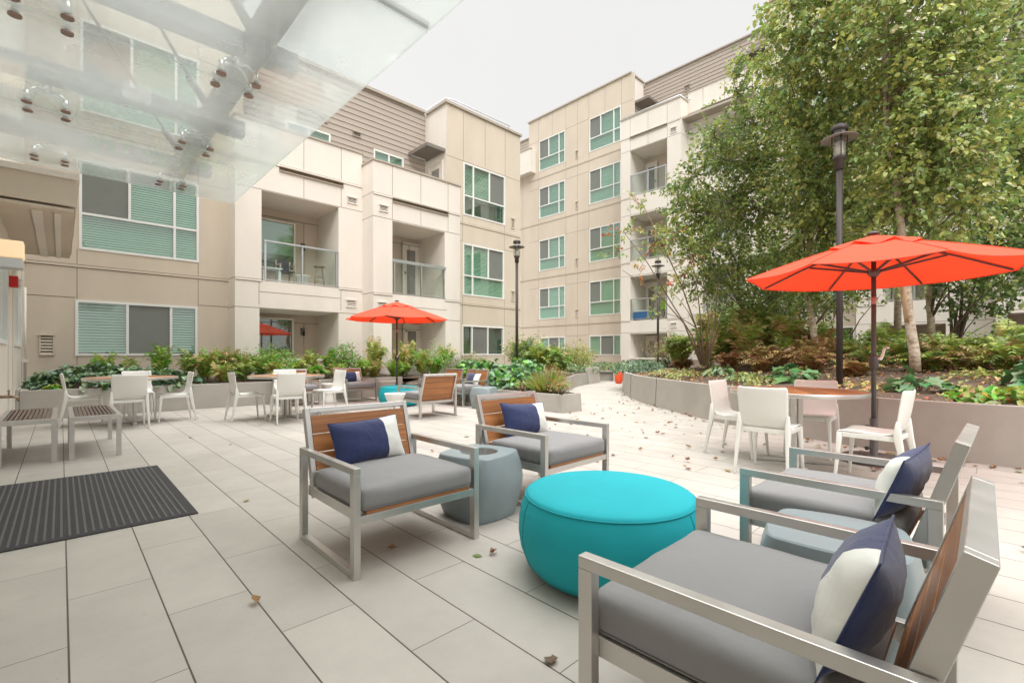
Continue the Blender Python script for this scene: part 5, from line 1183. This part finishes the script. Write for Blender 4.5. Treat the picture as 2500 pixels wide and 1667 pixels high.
# --- right bed
def sr(x, y): return soil_r(x, y) - .03
broad('ivy_bank', 13.6, 8.05, .5, 1.9, .75, .42, 1900, .105, ['iv', 'ivl', 'g2'], [.6, .2, .2], 'glossy dark ivy bank at the far end of the curved wall', T=T_OV, asp=.45, rz=R(22)); broad('ivy_bank', 16.6, 8.9, .5, 2.2, 1.0, .4, 1500, .11, ['iv', 'ivl', 'g2'], [.5, .3, .2], 'dark ivy behind the orange stool', T=T_OV, asp=.45, rz=R(15))
shrub(12.9, 6.6, .72, .75, 1.15, 60, 1500, .05, ['purp', 'straw', 'fernd'], [.45, .25, .3], 'purple brown twiggy shrub left of the ferns', group='dry shrubs')
fern(12.4, 6.1, .7, .75, .75, 44, ['fern', 'fernd', 'straw'], [.45, .35, .2], 'green fern at the foot of the fanning shrub tree', 'ferns in the birch bed')
FB = [(12.9, 5.4, .95, 1.05, 0), (13.6, 5.0, .95, 1.15, 0), (12.4, 4.9, .8, .85, 0), (12.1, 4.2, .75, .8, 1), (13.2, 4.3, .95, 1.15, 0), (14.2, 4.1, .95, 1.1, 0), (12.6, 3.5, .75, .85, 1), (11.3, 4.3, .6, .5, 2), (11.6, 3.6, .7, .6, 2), (10.9, 3.5, .5, .4, 2), (11.0, 2.9, .7, .55, 2), (10.4, 2.4, .6, .5, 2), (11.7, 2.6, .7, .65, 2), (12.4, 2.2, .8, .7, 1), (12.0, 1.5, .75, .75, 0), (11.0, 1.7, .6, .5, 3), (10.2, .75, .6, .5, 3), (11.6, .4, .8, .75, 3), (12.6, .5, .8, .8, 3), (10.5, .2, .55, .5, 1), (11.3, -.4, .8, .7, 3), (10.1, -.4, .6, .45, 2), (9.6, 1.6, .5, .3, 2), (12.6, -.8, .9, .8, 3), (10.6, -1.1, .8, .6, 3), (9.0, -.9, .6, .4, 2), (14.0, 1.2, .9, .8, 0), (14.2, -.4, .9, .9, 3), (12.4, 6.0, .5, .4, 2), (15.2, 5.2, 1., 1.1, 0), (11.9, 5.1, .7, .7, 0), (12.9, 3.9, .8, .9, 0), (11.9, 3.2, .65, .8, 3), (13.0, 2.9, .8, 1.3, 3), (13.3, 1.6, .8, 1.3, 3), (11.4, 1.1, .55, .8, 3), (10.4, .5, .5, .8, 0), (9.9, -.2, .5, .75, 3), (10.9, -.7, .7, 1.1, 3), (9.5, -1.3, .6, .9, 3), (12.0, -.3, .7, 1.2, 0), (10.5, 1.5, .45, .6, 3)]
kn = [('upright yellow green', ['fern', 'fernd', 'straw'], [.5, .25, .25]), ('half browned', ['straw', 'brown', 'fern'], [.35, .2, .45]), ('dead brown', ['brown', 'rust', 'straw'], [.45, .25, .3]), ('mixed green and rust', ['fernd', 'fern', 'brown'], [.4, .4, .2])]
where = {0: 'in the bed left of the birch trunks', 1: 'among the other ferns of the birch bed', 2: 'collapsed on the mulch of the birch bed', 3: 'around the foot of the white birch trunk'}
for (x, y, r, h, k) in FB:
    fern(x, y, sr(x, y), r * 1.0, h * ((1.15 if y > 3.3 else .58) if k != 2 else .72), 34 if k != 2 else 36, kn[k][1], kn[k][2], f'{kn[k][0]} fern {where[k]}', f'{kn[k][0]} ferns of the birch bed', pin=15)
broad('hosta', 10.3, 4.15, sr(10.3, 4.15), .30, .30, .26, 60, .17, ['ivl', 'acal', 'g1'], [.5, .2, .3], 'small grey green hosta on the mulch behind the curved wall', T=T_HT, asp=.5, droop=1.2)
broad('broadleaf_plant', 8.95, 2.45, sr(8.95, 2.45), .38, .30, .24, 40, .26, ['aca', 'acal'], [.6, .4], 'big lobed leaf plant behind the nearest table, left of the lamp post', T=T_LB, asp=.8, stems=True, group='big lobed leaf plants')
broad('broadleaf_plant', 8.15, .72, sr(8.15, .72), .30, .26, .22, 30, .21, ['aca', 'acal'], [.5, .5], 'small lobed leaf plant right of the umbrella pole', T=T_LB, asp=.8, stems=True, group='big lobed leaf plants')
broad('broadleaf_plant', 8.9, -.75, sr(8.9, -.75), .75, .6, .42, 110, .30, ['aca', 'acal', 'g1'], [.6, .25, .15], 'large glossy lobed plant at the right edge above the wall', T=T_LB, asp=.85, stems=True, group='big lobed leaf plants')
broad('groundcover_plant', 7.6, -.42, .50, .55, .85, .24, 380, .105, ['bright', 'g3', 'g1', 'ye'], [.45, .3, .21, .04], 'bright green round leaved plants spilling on the wall top at the right edge', T=T_HT, asp=.95); broad('groundcover_plant', 7.95, .05, .52, .35, .45, .2, 120, .09, ['bright', 'g3', 'brown'], [.5, .35, .15], 'smaller round leaved clump left of the right edge plants', T=T_HT, asp=.95)
broad('groundcover_plant', 11.2, 5.6, sr(11.2, 5.6), .75, .6, .16, 420, .085, ['g3', 'straw', 'ivl', 'brown'], [.3, .25, .3, .15], 'yellowing low ground cover behind the curved wall joint', T=T_OV, asp=.6); broad('groundcover_plant', 9.35, 3.3, sr(9.35, 3.3), .5, .35, .16, 200, .085, ['g3', 'ivl', 'g1'], [.35, .3, .35], 'light green low clump left of the lobed plant', T=T_OV, asp=.6)
broad('groundcover_plant', 8.4, 1.3, sr(8.4, 1.3), .5, .4, .10, 150, .07, ['brown', 'g3', 'straw'], [.4, .3, .3], 'brownish low plants at the lamp post foot', T=T_OV, asp=.6)
for x, y, rx_, ry_, n_, lb in ((10.2, 4.9, .7, .35, 330, 'yellow green low ground cover along the curved wall, left of the small hosta'), (8.6, 2.75, .45, .25, 140, 'low leafy ground cover on the wall edge behind the nearest table'), (10.0, 2.6, .5, .4, 170, 'low browning ground cover behind the lobed plant'), (9.3, .1, .6, .45, 200, 'low green and rust ground cover at the foot of the peeling birch')):
    broad('groundcover_plant', x, y, sr(x, y), rx_, ry_, .17, n_, .075, ['g3', 'g1', 'straw', 'brown'], [.4, .3, .15, .15], lb, T=T_OV, asp=.6)
for x, y, r, h, lb in ((13.4, 2.0, .9, 1.2, 'green understory shrub behind the trunks'), (14.6, 2.8, 1., 1.3, 'green understory shrub below the ground floor windows'), (12.9, -.2, .9, 1.1, 'leafy understory shrub right of the white birch'), (12.5, -1.6, .9, 1.5, 'leafy shrub at the right edge under the trees'), (16.5, 4.5, 1.2, 1.4, 'leafy shrub against the far building'), (16.0, .5, 1.3, 1.3, 'leafy shrub in front of the dark far doorway')):
    shrub(x, y, sr(x, y), r, h * .62, 34, 1000, .08, ['g1', 'bright', 'g3'], [.5, .2, .3], lb, asp=.55, group='understory shrubs')
# leaf litter on the mulch
n = 5200; X = rng.uniform(6.9, 14, n); Y = rng.uniform(-3, 8, n)
def inside(x, y):
    i = min(range(1, len(WP) - 1), key=lambda k: (x - WP[k].x) ** 2 + (y - WP[k].y) ** 2); d = WP[i + 1] - WP[i - 1]; return d.x * (y - WP[i].y) - d.y * (x - WP[i].x) > .1
ok = [inside(a, b) for a, b in zip(X, Y)]; X = X[ok]; Y = Y[ok]; n = len(X); Z = np.array([soil_r(a, b) for a, b in zip(X, Y)]) + rng.uniform(0.005, .04, n)
D = rdir(n); D[:, 2] *= .25; Nn = np.stack([0 * X, 0 * X, 1 + 0 * X], 1) + rng.normal(0, .3, (n, 3)); Ln = rng.uniform(.03, .085, n)
o = leaf_mesh('leaf_litter', np.stack([X, Y, Z], 1), D, Nn, Ln, Ln * .6, pick(n, [.4, .3, .2, .1]), [L['brown'], L['rust'], L['straw'], L['or']], None, curl=.3); tag(o, 'dry leaf litter covering the mulch of the birch bed', 'leaf litter', kind='stuff')

# ================================================================== TREES
def tree(name, base, trunk, rad, clusters, nleaf, Ls, mats, w, bark, label, group=None, twl=.55, limbs=True, peel=False, br=None, asp=.68, hang=.35, extra_tw=1.0, stems=()):
    """trunk polyline, limbs to leaf clusters (x, y, z, r), leaves set along drooping twigs"""
    par = empty(name, base, label, 'tree', group); b = Vector(base)
    m = MB(); pts = [Vector(p) - b for p in trunk]; m.tube(pts, rad, 12)
    for st in stems: m.tube([Vector(p) - b for p in st], [rad[0] * (1 - .75 * i / (len(st) - 1)) for i in range(len(st))], 7)
    m.build('trunk', M[bark], par)
    lm = MB(); tw = MB(); P = []; D = []; N = []; tot = sum(c[3] ** 2.2 for c in clusters)
    for ci, (cx, cy, cz, cr) in enumerate(clusters):
        c = Vector((cx, cy, cz)) - b
        # attach low on the trunk so limbs climb
        bi = min(range(len(pts)), key=lambda k: (pts[k] - (c + Vector((0, 0, -cr * .9 - (c - pts[k]).xy.length * .7)))).length); s_ = pts[bi]
        mid = s_.lerp(c, .5) + Vector((rng.normal(0, .1), rng.normal(0, .1), .15 * (c - s_).length * .3)); r0 = max(.012, .34 * rad[min(bi, len(rad) - 1)])
        lm.tube([s_, s_.lerp(mid, .5) + Vector((0, 0, .05)), mid, c], [r0, r0 * .75, r0 * .55, r0 * .3], 7)
        nl = int(nleaf * cr ** 2.2 / tot); ntw = max(3, int(nl / 13 * extra_tw)); 
        for k in range(ntw):
            d = Vector(rng.normal(0, 1, 3)); d.normalize(); st = c + d * cr * float(rng.uniform(0, .62)); dr = (d + Vector((0, 0, float(rng.uniform(-.1, .5))))).normalized(); le = cr * twl * float(rng.uniform(.6, 1.25)) + .12
            q1 = st + dr * le * .5; q2 = st + dr * le + Vector((0, 0, -hang * le * float(rng.uniform(.2, 1.2))))
            if k % 3 == 0: lm.tube([c.lerp(st, .2), st, q1, q2], [.008, .006, .004, .0015], 4, sm=False, caps=False)
            ax = np.array(q2 - st); side = np.cross(ax, [0, 0, 1.]); side /= max(np.linalg.norm(side), 1e-6)
            for i in range(13):
                t = (i + 1) / 13; p = (1 - t) ** 2 * np.array(st) + 2 * t * (1 - t) * np.array(q1) + t * t * np.array(q2)
                P.append(p + rng.normal(0, .02, 3)); D.append(side * (1 if i % 2 else -1) * .8 + ax / (np.linalg.norm(ax) + 1e-6) * .5 + np.array([0, 0, -.45]) + rng.normal(0, .35, 3)); N.append(np.array([0, 0, 1.]) + rng.normal(0, .65, 3))
    lm.build('branches', M[br or bark], par)
    n = len(P); Ln = Ls * rng.uniform(.6, 1.25, n)
    # clump colour: one random tone per twig, varied a little per leaf
    tone = np.repeat(rng.uniform(0, 1, n // 13 + 1), 13)[:n]; cum = np.cumsum(np.array(w) / sum(w)); mi = np.searchsorted(cum, np.clip(tone * .75 + rng.uniform(0, .25, n), 0, .999))
    leaf_mesh('crown', P, D, N, Ln, Ln * asp, mi, [L[a] for a in mats], par)
    if peel:
        q = MB()
        for z0, z1, s1, ww in peel:
            vs = []; 
            for i in range(7):
                z = z0 + (z1 - z0) * i / 6; o_ = pts[0].lerp(pts[1], 0); cc = None
                k = max(j for j in range(len(pts)) if pts[j].z <= z - 0 or j == 0); k = min(k, len(pts) - 2); f = (z - pts[k].z) / (pts[k + 1].z - pts[k].z); cc = pts[k].lerp(pts[k + 1], f); rr = rad[k] * (1 - f) + rad[k + 1] * f
                for j in range(5):
                    a = s1 + j / 4 * 1.0; out = rr + .004 + (ww * (j / 4) ** 1.5 * math.sin(math.pi * (i + .4) / 7)); jag = .012 * math.sin(i * 2.7 + j)
                    vs.append((cc.x + out * math.cos(a), cc.y + out * math.sin(a), z + jag))
            q.add(vs, [(i * 5 + j, i * 5 + j + 1, (i + 1) * 5 + j + 1, (i + 1) * 5 + j) for i in range(6) for j in range(4)], 0, True)
        ob = q.build('peeling_bark', M['bark_peel'], par); so = ob.modifiers.new('t', 'SOLIDIFY'); so.thickness = .003
    return par
CL_D = [(13.26, 3.88, 3.69, 1.1), (12.5, 4.61, 3.48, 0.9), (11.97, 5.12, 3.79, 0.8), (11.25, 5.12, 4.59, 0.85), (10.96, 5.4, 5.09, 0.55), (11.83, 4.56, 4.89, 1.0), (11.88, 3.82, 4.54, 1.0), (11.25, 4.43, 5.69, 0.8), (11.81, 3.89, 5.69, 1.0), (10.76, 4.9, 3.67, 0.6), (11.6, 3.39, 6.5, 1.0), (11.14, 3.84, 6.31, 0.7), (11.87, 3.14, 5.3, 1.1), (13.65, 4.19, 2.7, 0.8), (12.94, 4.88, 2.7, 0.6), (11.05, 3.23, 7.21, 0.6), (12.08, 5.01, 2.95, 0.6)]
CL_D += [(10.57, 4.39, 5.99, 0.55), (10.73, 4.93, 5.31, 0.55), (10.93, 5.43, 4.09, 0.55), (10.73, 3.96, 6.89, 0.5), (10.67, 3.6, 7.47, 0.45), (10.54, 5.39, 4.5, 0.35), (10.32, 3.24, 7.82, 0.4), (11.74, 5.34, 2.95, 0.5)]
CL_B = [(11.68, 2.62, 3.78, 1.1), (11.57, 2.03, 4.32, 1.1), (10.98, 2.61, 4.57, 1.0), (10.85, 2.03, 5.17, 1.0), (10.34, 2.53, 5.49, 0.9), (9.55, 2.59, 6.14, 0.7), (9.98, 2.18, 5.99, 0.9), (9.14, 2.29, 6.55, 0.7), (9.65, 1.81, 6.41, 0.9), (8.96, 2.46, 7.04, 0.55), (9.39, 2.05, 7.25, 0.8), (10.57, 1.61, 5.77, 0.9), (12.31, 2.01, 3.08, 0.9), (12.13, 2.88, 2.91, 0.8), (9.75, 1.71, 7.74, 0.9), (8.84, 2.59, 6.62, 0.3)]
CL_A = [(9.71, 1.05, 3.51, 0.9), (9.41, 0.64, 3.84, 0.9), (9.61, 1.14, 4.23, 0.8), (9.32, 0.73, 4.51, 0.9), (9.56, 1.19, 5.28, 0.8), (9.28, 0.77, 5.25, 0.8), (9.06, 0.98, 5.86, 0.8), (9.5, 0.56, 5.86, 0.8), (8.84, 1.2, 6.48, 0.7), (9.32, 0.73, 6.6, 0.8), (9.8, 1.38, 3.19, 0.7), (9.72, 0.34, 3.35, 0.8), (9.77, 0.3, 4.21, 0.8), (9.94, 0.13, 4.94, 0.8), (9.85, 0.22, 5.74, 0.8), (9.77, 0.3, 6.54, 0.8)]
CL_C = [(13.49, 0.18, 3.65, 1.0), (13.97, -0.29, 4.32, 1.0), (13.79, -0.11, 2.98, 0.8), (13.89, 0.49, 3.08, 0.7), (13.24, -0.27, 5.17, 1.0), (13.35, -0.38, 6.36, 1.0), (13.18, -0.22, 7.46, 1.0), (13.57, 0.8, 3.26, 0.8), (13.58, -0.6, 3.2, 1.0), (13.01, -0.05, 8.25, 1.0), (13.79, 1.28, 3.18, 0.7), (13.69, -0.71, 4.78, 1.0)]
CL_E = [(15.05, 0.07, 2.44, 0.6), (14.52, 0.58, 2.26, 0.4), (15.51, -0.38, 2.63, 0.6), (15.24, -0.12, 1.98, 0.35), (14.66, 0.86, 2.67, 0.45), (14.78, 0.32, 3.0, 0.6)]
CL_G = [(15.17, 4.12, 2.71, 0.9), (14.4, 4.86, 2.24, 0.7), (15.68, 3.62, 2.47, 0.7), (14.91, 4.36, 3.66, 1.0), (13.81, 5.43, 2.24, 0.5), (15.67, 2.93, 2.99, 0.6)]
CL_fan = [(8.82, 5.66, 3.75, 0.35), (9.35, 5.57, 4.47, 0.3), (9.61, 5.31, 3.55, 0.45), (9.17, 5.46, 2.96, 0.22), (10.16, 5.2, 3.9, 0.5), (9.84, 5.24, 2.74, 0.3), (10.7, 4.96, 3.47, 0.45), (8.78, 5.84, 3.32, 0.25), (9.73, 5.48, 2.28, 0.25), (10.49, 5.16, 2.89, 0.35)]
CL_H = [(14.99, 2.9, 7.31, 1.4), (15.78, 2.14, 5.99, 1.4), (15.91, 1.32, 7.06, 1.4), (15.15, 2.05, 8.95, 1.4), (16.67, 0.59, 8.11, 1.4), (16.51, 0.73, 5.79, 1.4), (14.84, 3.05, 4.89, 1.2), (15.91, 1.32, 4.53, 1.2), (17.42, -0.14, 6.53, 1.4)]
TA = [(9.61, 0.87, 0.85), (9.59, 0.88, 1.14), (9.53, 0.95, 1.78), (9.5, 0.97, 2.23), (9.51, 1.03, 3.07), (9.51, 1.11, 4.0), (9.41, 1.2, 4.9), (9.39, 1.22, 5.94), (9.44, 1.17, 6.85)]
TB = [(12.22, 2.79, 0.97), (12.16, 2.85, 1.71), (12.1, 2.91, 2.35), (11.94, 2.93, 3.07), (11.62, 2.68, 4.31), (11.22, 2.38, 5.4), (10.74, 2.14, 6.36), (10.53, 2.07, 7.4)]
TC = [(14.09, 0.99, 0.97), (14.07, 1.01, 1.89), (14.03, 1.05, 2.63), (13.91, 0.88, 3.86), (13.82, 0.55, 5.19), (13.49, 0.18, 6.48), (13.24, 0.0, 7.6)]
TD = [(14.27, 4.29, 1.05), (14.25, 4.31, 1.85), (13.9, 4.37, 2.96), (12.88, 4.24, 4.32), (12.2, 3.93, 5.52), (11.8, 3.62, 6.65)]
SF = [[(10.85, 4.81, 0.87), (10.7, 4.96, 1.54), (10.16, 5.2, 2.29), (9.39, 5.39, 3.16), (8.86, 5.63, 3.75)] , [(10.88, 4.79, 0.87), (10.76, 4.9, 1.74), (10.52, 5.13, 2.7), (9.84, 5.24, 3.57), (9.41, 5.51, 4.47)] , [(10.89, 4.78, 0.87), (10.85, 4.82, 1.83), (10.76, 4.9, 2.89), (10.39, 5.12, 4.03)] , [(10.93, 4.74, 0.89), (10.97, 4.7, 1.93), (10.92, 4.75, 2.89), (10.96, 4.99, 3.91)] , [(10.95, 4.72, 0.89), (11.28, 4.68, 1.94), (11.53, 4.71, 2.76), (11.64, 4.88, 3.81)] , [(10.85, 4.82, 0.87), (10.46, 5.05, 1.83), (9.86, 5.35, 2.47), (9.0, 5.77, 2.98)] , [(10.96, 4.71, 0.89), (11.31, 4.64, 1.75), (11.9, 4.63, 2.59)] ,]
SE = [[(14.86, 0.66, 1.25), (14.96, 0.56, 1.91), (15.0, 0.53, 2.67), (14.66, 0.86, 3.24)] , [(14.9, 0.63, 1.25), (14.93, 0.46, 2.0), (14.78, 0.32, 2.72), (15.11, 0.0, 3.18)] , [(14.84, 0.69, 1.25), (14.94, 0.72, 1.92), (14.76, 0.76, 2.67)] , [(14.88, 0.65, 1.25), (14.89, 0.64, 2.1), (14.92, 0.33, 2.46)] ,]
SG = [[(14.01, 3.15, 1.27), (13.9, 3.26, 2.22), (14.28, 3.58, 3.03)] , [(14.17, 3.0, 1.27), (14.32, 2.86, 2.22), (15.07, 2.82, 3.14)] , [(14.09, 3.07, 1.27), (14.09, 3.07, 2.22), (14.6, 3.0, 3.0)] , [(14.47, 2.71, 1.27), (14.77, 2.42, 2.01), (15.15, 2.05, 2.64)] , [(14.4, 4.86, 1.53), (14.32, 4.94, 2.36), (14.49, 4.78, 3.18)] , [(14.49, 4.78, 1.53), (14.74, 4.53, 2.36), (14.91, 4.36, 3.18)] , [(12.18, 2.14, 1.06), (12.34, 1.98, 1.5), (12.47, 1.86, 1.77), (12.63, 1.71, 2.21)] ,]

def rads(r, n): return [r * (1 - .6 * i / (n - 1)) for i in range(n)]
gm = ['g2', 'g1', 'g3', 'g4']
tree('birch_tree', TA[0], TA, rads(.075, len(TA)), CL_A, 13500, .086, gm, [.12, .38, .34, .16], 'bark_w', 'nearest birch with peeling white bark, right of the umbrella pole', 'birch trees', peel=[(.75, 1.35, 2.2, .10), (1.0, 1.6, .2, .03)], br='bark_b')
tree('birch_tree', TB[0], TB, rads(.075, len(TB)), CL_B, 18500, .090, gm, [.15, .38, .39, .08], 'bark_w', 'birch with pale tan trunk just left of the near lamp post', 'birch trees', br='bark_b')
tree('birch_tree', TC[0], TC, rads(.075, len(TC)), CL_C, 13000, .092, gm, [.32, .42, .20, .06], 'bark_w', 'birch behind the peeling trunk at the right, its crown filling the right edge', 'birch trees', br='bark_b')
tree('birch_tree', TD[0], TD, rads(.06, len(TD)), CL_D, 21000, .088, gm, [.2, .42, .34, .04], 'bark_w', 'leftmost birch whose crown overlaps the far cream balconies', 'birch trees', br='bark_b')
tree('birch_tree', (16.1, 1.83, .9), [(16.1, 1.83, .9), (16.0, 1.8, 3), (15.8, 1.7, 5.5), (15.7, 1.7, 8.5)], [.09, .075, .05, .02], CL_H, 10500, .11, gm, [.35, .45, .18, .02], 'bark_w', 'tall birch farthest back, seen through the other crowns', 'birch trees', br='bark_b')
tree('small_tree', SF[0][0], SF[1], rads(.022, len(SF[1])), CL_fan, 1350, .078, ['g3', 'g1', 'or', 'ye'], [.42, .30, .16, .12], 'twig', 'sparse multi stemmed small tree with orange tinged leaves before the far balconies', None, stems=[SF[0]] + SF[2:], br='twig', asp=.5)
tree('small_tree', SE[0][0], SE[0], rads(.045, len(SE[0])), CL_E, 1500, .09, ['g2', 'g1'], [.6, .4], 'bark_b', 'dark stemmed small tree at the right below the big crowns', 'dark multi stemmed small trees', stems=SE[1:], asp=.8)
tree('small_tree', SG[4][0], SG[4], rads(.03, len(SG[4])), CL_G, 7500, .085, ['g2', 'g1', 'grey'], [.55, .35, .1], 'bark_b', 'dense dark green small tree behind the ferns, left of the tan birch trunk', 'dark multi stemmed small trees', stems=SG[5:6], asp=.6)
tree('small_tree', SG[0][0], SG[0], rads(.02, len(SG[0])), [(14.2, 2.9, 2.6, .45), (14.9, 2.6, 2.8, .4)], 160, .07, ['g1', 'g3'], [.6, .4], 'bark_b', 'nearly bare dark stemmed shrub tree between the lamp post and the tan trunk', 'dark multi stemmed small trees', stems=SG[1:4])
# bare twig haze of dry shrub behind the ferns
m = MB()
for i in range(70):
    a = rng.uniform(0, 6.28); h = rng.uniform(.7, 1.5); r = rng.uniform(.1, .8); p1 = (r * .4 * math.cos(a), r * .4 * math.sin(a), h * .5); p2 = (r * math.cos(a) + rng.normal(0, .1), r * math.sin(a) + rng.normal(0, .1), h)
    m.tube([(0, 0, 0), p1, p2], [.008, .005, .002], 4); m.tube([p1, (p1[0] + rng.normal(0, .2), p1[1] + rng.normal(0, .2), h * .85)], [.003, .001], 4)
o = m.build('bare_shrub', M['twig']); o.location = (13.6, 4.7, .95); tag(o, 'bare grey twigged shrub sticking out of the ferns', 'shrub')

# ================================================================== FALLEN LEAVES
protos = []
for k in range(7):
    mt = ['fall', 'fall2', 'fall', 'straw', 'g1', 'brown', 'fall2'][k]; Lf = .062
    vs = [(0, 0, .006), (.3, .27, .016), (.7, .2, .02), (1, .0, .012), (.7, -.2, .010), (.3, -.27, .018), (.5, 0, .004), (-.25, .02, .008)]
    cu = random.uniform(.4, 1.4)
    me = bpy.data.meshes.new('fallen_leaf'); me.from_pydata([(x * Lf, y * Lf * (1 + .15 * k % 3), .002 + z * cu * (.35 if k == 4 else .9) * (1 + (k % 3) * .5)) for x, y, z in vs], [], [(0, 1, 6), (1, 2, 6), (2, 3, 6), (3, 4, 6), (4, 5, 6), (5, 0, 6), (0, 7, 1)])
    me.materials.append(L[mt]); me.update(); protos.append(me)
def put_leaf(x, y, s, k=None, label='small dry fallen leaf among the many scattered over the pale pavers', grp='fallen leaves on the pavers'):
    k = random.randrange(7) if k is None else k
    o = bpy.data.objects.new('fallen_leaf', protos[k]); COL.objects.link(o); o.location = (x, y, .003); o.rotation_euler = (random.uniform(-.12, .12), random.uniform(-.12, .12), random.uniform(0, 6.28)); o.scale = (s, s, s)
    tag(o, label, 'leaf', grp)
def clear(x, y): return True
cnt = 0; r2 = random.Random(11)
while cnt < 275:
    if cnt < 120: i = r2.randrange(18, len(WP) - 8); p = WP[i]; d = (WP[i + 1] - WP[i - 1]).normalized(); q = Vector((d.y, -d.x)); dd = abs(r2.gauss(0, .22)) + .03; x, y = p.x + q.x * dd, p.y + q.y * dd
    else: x = r2.uniform(2.6, 9); y = r2.uniform(-.8, 7)
    if cnt >= 120:
        if wdist(x, y) > 4.6 or inside(x, y) or (x < 3.3 and y > -.2): continue
        if r2.random() > 1.15 - wdist(x, y) / 5.2: continue
    if inside(x, y): continue
    put_leaf(x, y, r2.uniform(.5, 1.15)); cnt += 1
for x, y in ((2.2, 7.9), (1.5, 6.5), (3.9, 8.2), (4.6, 9.4), (2.0, 5.4), (3.2, 6.0), (5.9, 8.4), (1.7, 9.6), (6.0, 6.4), (8.2, 7.3), (9.4, 8.4), (1.25, 7.4), (3.0, 4.4), (6.4, 10.4), (3.6, 10.3)): put_leaf(x, y, .75)
for x, y, s, k, lb in ((1.02, 3.93, .9, 3, 'small straw coloured leaf just right of the doormat corner'), (.62, 2.25, .75, 5, 'small curled brown leaf left of the nearest chair frame'), (1.28, 1.12, .8, 6, 'dark brown curled leaf on a paver left of the ottoman'), (1.62, 1.98, .8, 4, 'flat green leaf on the pavers between the nearest chair and the ottoman'),
                 (1.74, 1.93, .85, 2, 'orange brown curled leaf beside the flat green leaf'), (1.36, 2.35, .8, 5, 'brown leaf lying under the nearest facing chair'), (2.02, -.42, 1.35, 0, 'large flat tan leaf on the pavers right of the foreground chair'), (2.3, -.47, 1.0, 4, 'green leaf behind the large flat tan leaf'), (1.72, -.45, .9, 6, 'crumpled yellow brown leaf at the right edge below the tan leaf'),
                 (.18, 5.3, .8, 3, 'pale leaf lying on the black doormat')): put_leaf(x, y, s, k, lb, None)
bpy.data.objects[-1] if 0 else None

# ================================================================== LIGHT, SKY, CAMERA
w = bpy.data.worlds.new('World'); sc.world = w; w.use_nodes = True; nt = w.node_tree
for n_ in list(nt.nodes): nt.nodes.remove(n_)
out = nt.nodes.new('ShaderNodeOutputWorld'); bg = nt.nodes.new('ShaderNodeBackground')
sky = nt.nodes.new('ShaderNodeTexSky'); sky.sky_type = 'NISHITA'; sky.sun_disc = False; SE_, SA_ = R(40), R(212)
sky.sun_elevation = SE_; sky.sun_rotation = SA_; sky.dust_density = 4
# overcast deck: brighter towards the zenith
tc = nt.nodes.new('ShaderNodeTexCoord'); sp = nt.nodes.new('ShaderNodeSeparateXYZ'); nt.links.new(tc.outputs['Generated'], sp.inputs[0])
cr = nt.nodes.new('ShaderNodeMapRange'); nt.links.new(sp.outputs[2], cr.inputs[0]); cr.inputs[1].default_value = .63; cr.inputs[2].default_value = 1.0; cr.inputs[3].default_value = .955; cr.inputs[4].default_value = 7.6
nz = nt.nodes.new('ShaderNodeTexNoise'); nz.inputs['Scale'].default_value = 2.; nz.inputs['Detail'].default_value = 5; nt.links.new(tc.outputs['Generated'], nz.inputs['Vector'])
mr = nt.nodes.new('ShaderNodeMapRange'); nt.links.new(nz.outputs[0], mr.inputs[0]); mr.inputs[3].default_value = .96; mr.inputs[4].default_value = 1.04
mu = nt.nodes.new('ShaderNodeMath'); mu.operation = 'MULTIPLY'; nt.links.new(cr.outputs[0], mu.inputs[0]); nt.links.new(mr.outputs[0], mu.inputs[1])
cb = nt.nodes.new('ShaderNodeMix'); cb.data_type = 'RGBA'; cb.blend_type = 'MULTIPLY'; cb.inputs[0].default_value = 1; cb.inputs[6].default_value = (1.0, .99, .97, 1); nt.links.new(mu.outputs[0], cb.inputs[7])
s1 = nt.nodes.new('ShaderNodeMix'); s1.data_type = 'RGBA'; s1.blend_type = 'MULTIPLY'; s1.inputs[0].default_value = 1; nt.links.new(sky.outputs[0], s1.inputs[6]); s1.inputs[7].default_value = (.1, .1, .1, 1)
mx = nt.nodes.new('ShaderNodeMix'); mx.data_type = 'RGBA'; mx.inputs[0].default_value = .92; nt.links.new(s1.outputs[2], mx.inputs[6]); nt.links.new(cb.outputs[2], mx.inputs[7])
nt.links.new(mx.outputs[2], bg.inputs[0]); bg.inputs[1].default_value = 1.0; nt.links.new(bg.outputs[0], out.inputs[0])
sd = bpy.data.lights.new('sun', 'SUN'); sd.energy = 1.8; sd.angle = R(24); sd.color = (1, .975, .945); so_ = bpy.data.objects.new('sun', sd); COL.objects.link(so_)
dirv = Vector((math.cos(SE_) * math.sin(SA_), math.cos(SE_) * math.cos(SA_), math.sin(SE_))); so_.rotation_euler = dirv.to_track_quat('Z', 'Y').to_euler(); so_.location = (0, 0, 30)
cam = bpy.data.cameras.new('camera'); co = bpy.data.objects.new('camera', cam); COL.objects.link(co)
co.location = (0, 0, 1.10); co.rotation_euler = (R(90), 0, R(46 - 90)); cam.sensor_width = 36; cam.lens = 1140 / 2500 * 36; cam.shift_y = .013; cam.clip_start = .05; cam.clip_end = 1500
sc.camera = co
sc.view_settings.view_transform = 'Standard'; sc.view_settings.look = 'None'; sc.view_settings.gamma = 1; sc.view_settings.exposure = 0
sc.cycles.max_bounces = 8; sc.cycles.transparent_max_bounces = 24
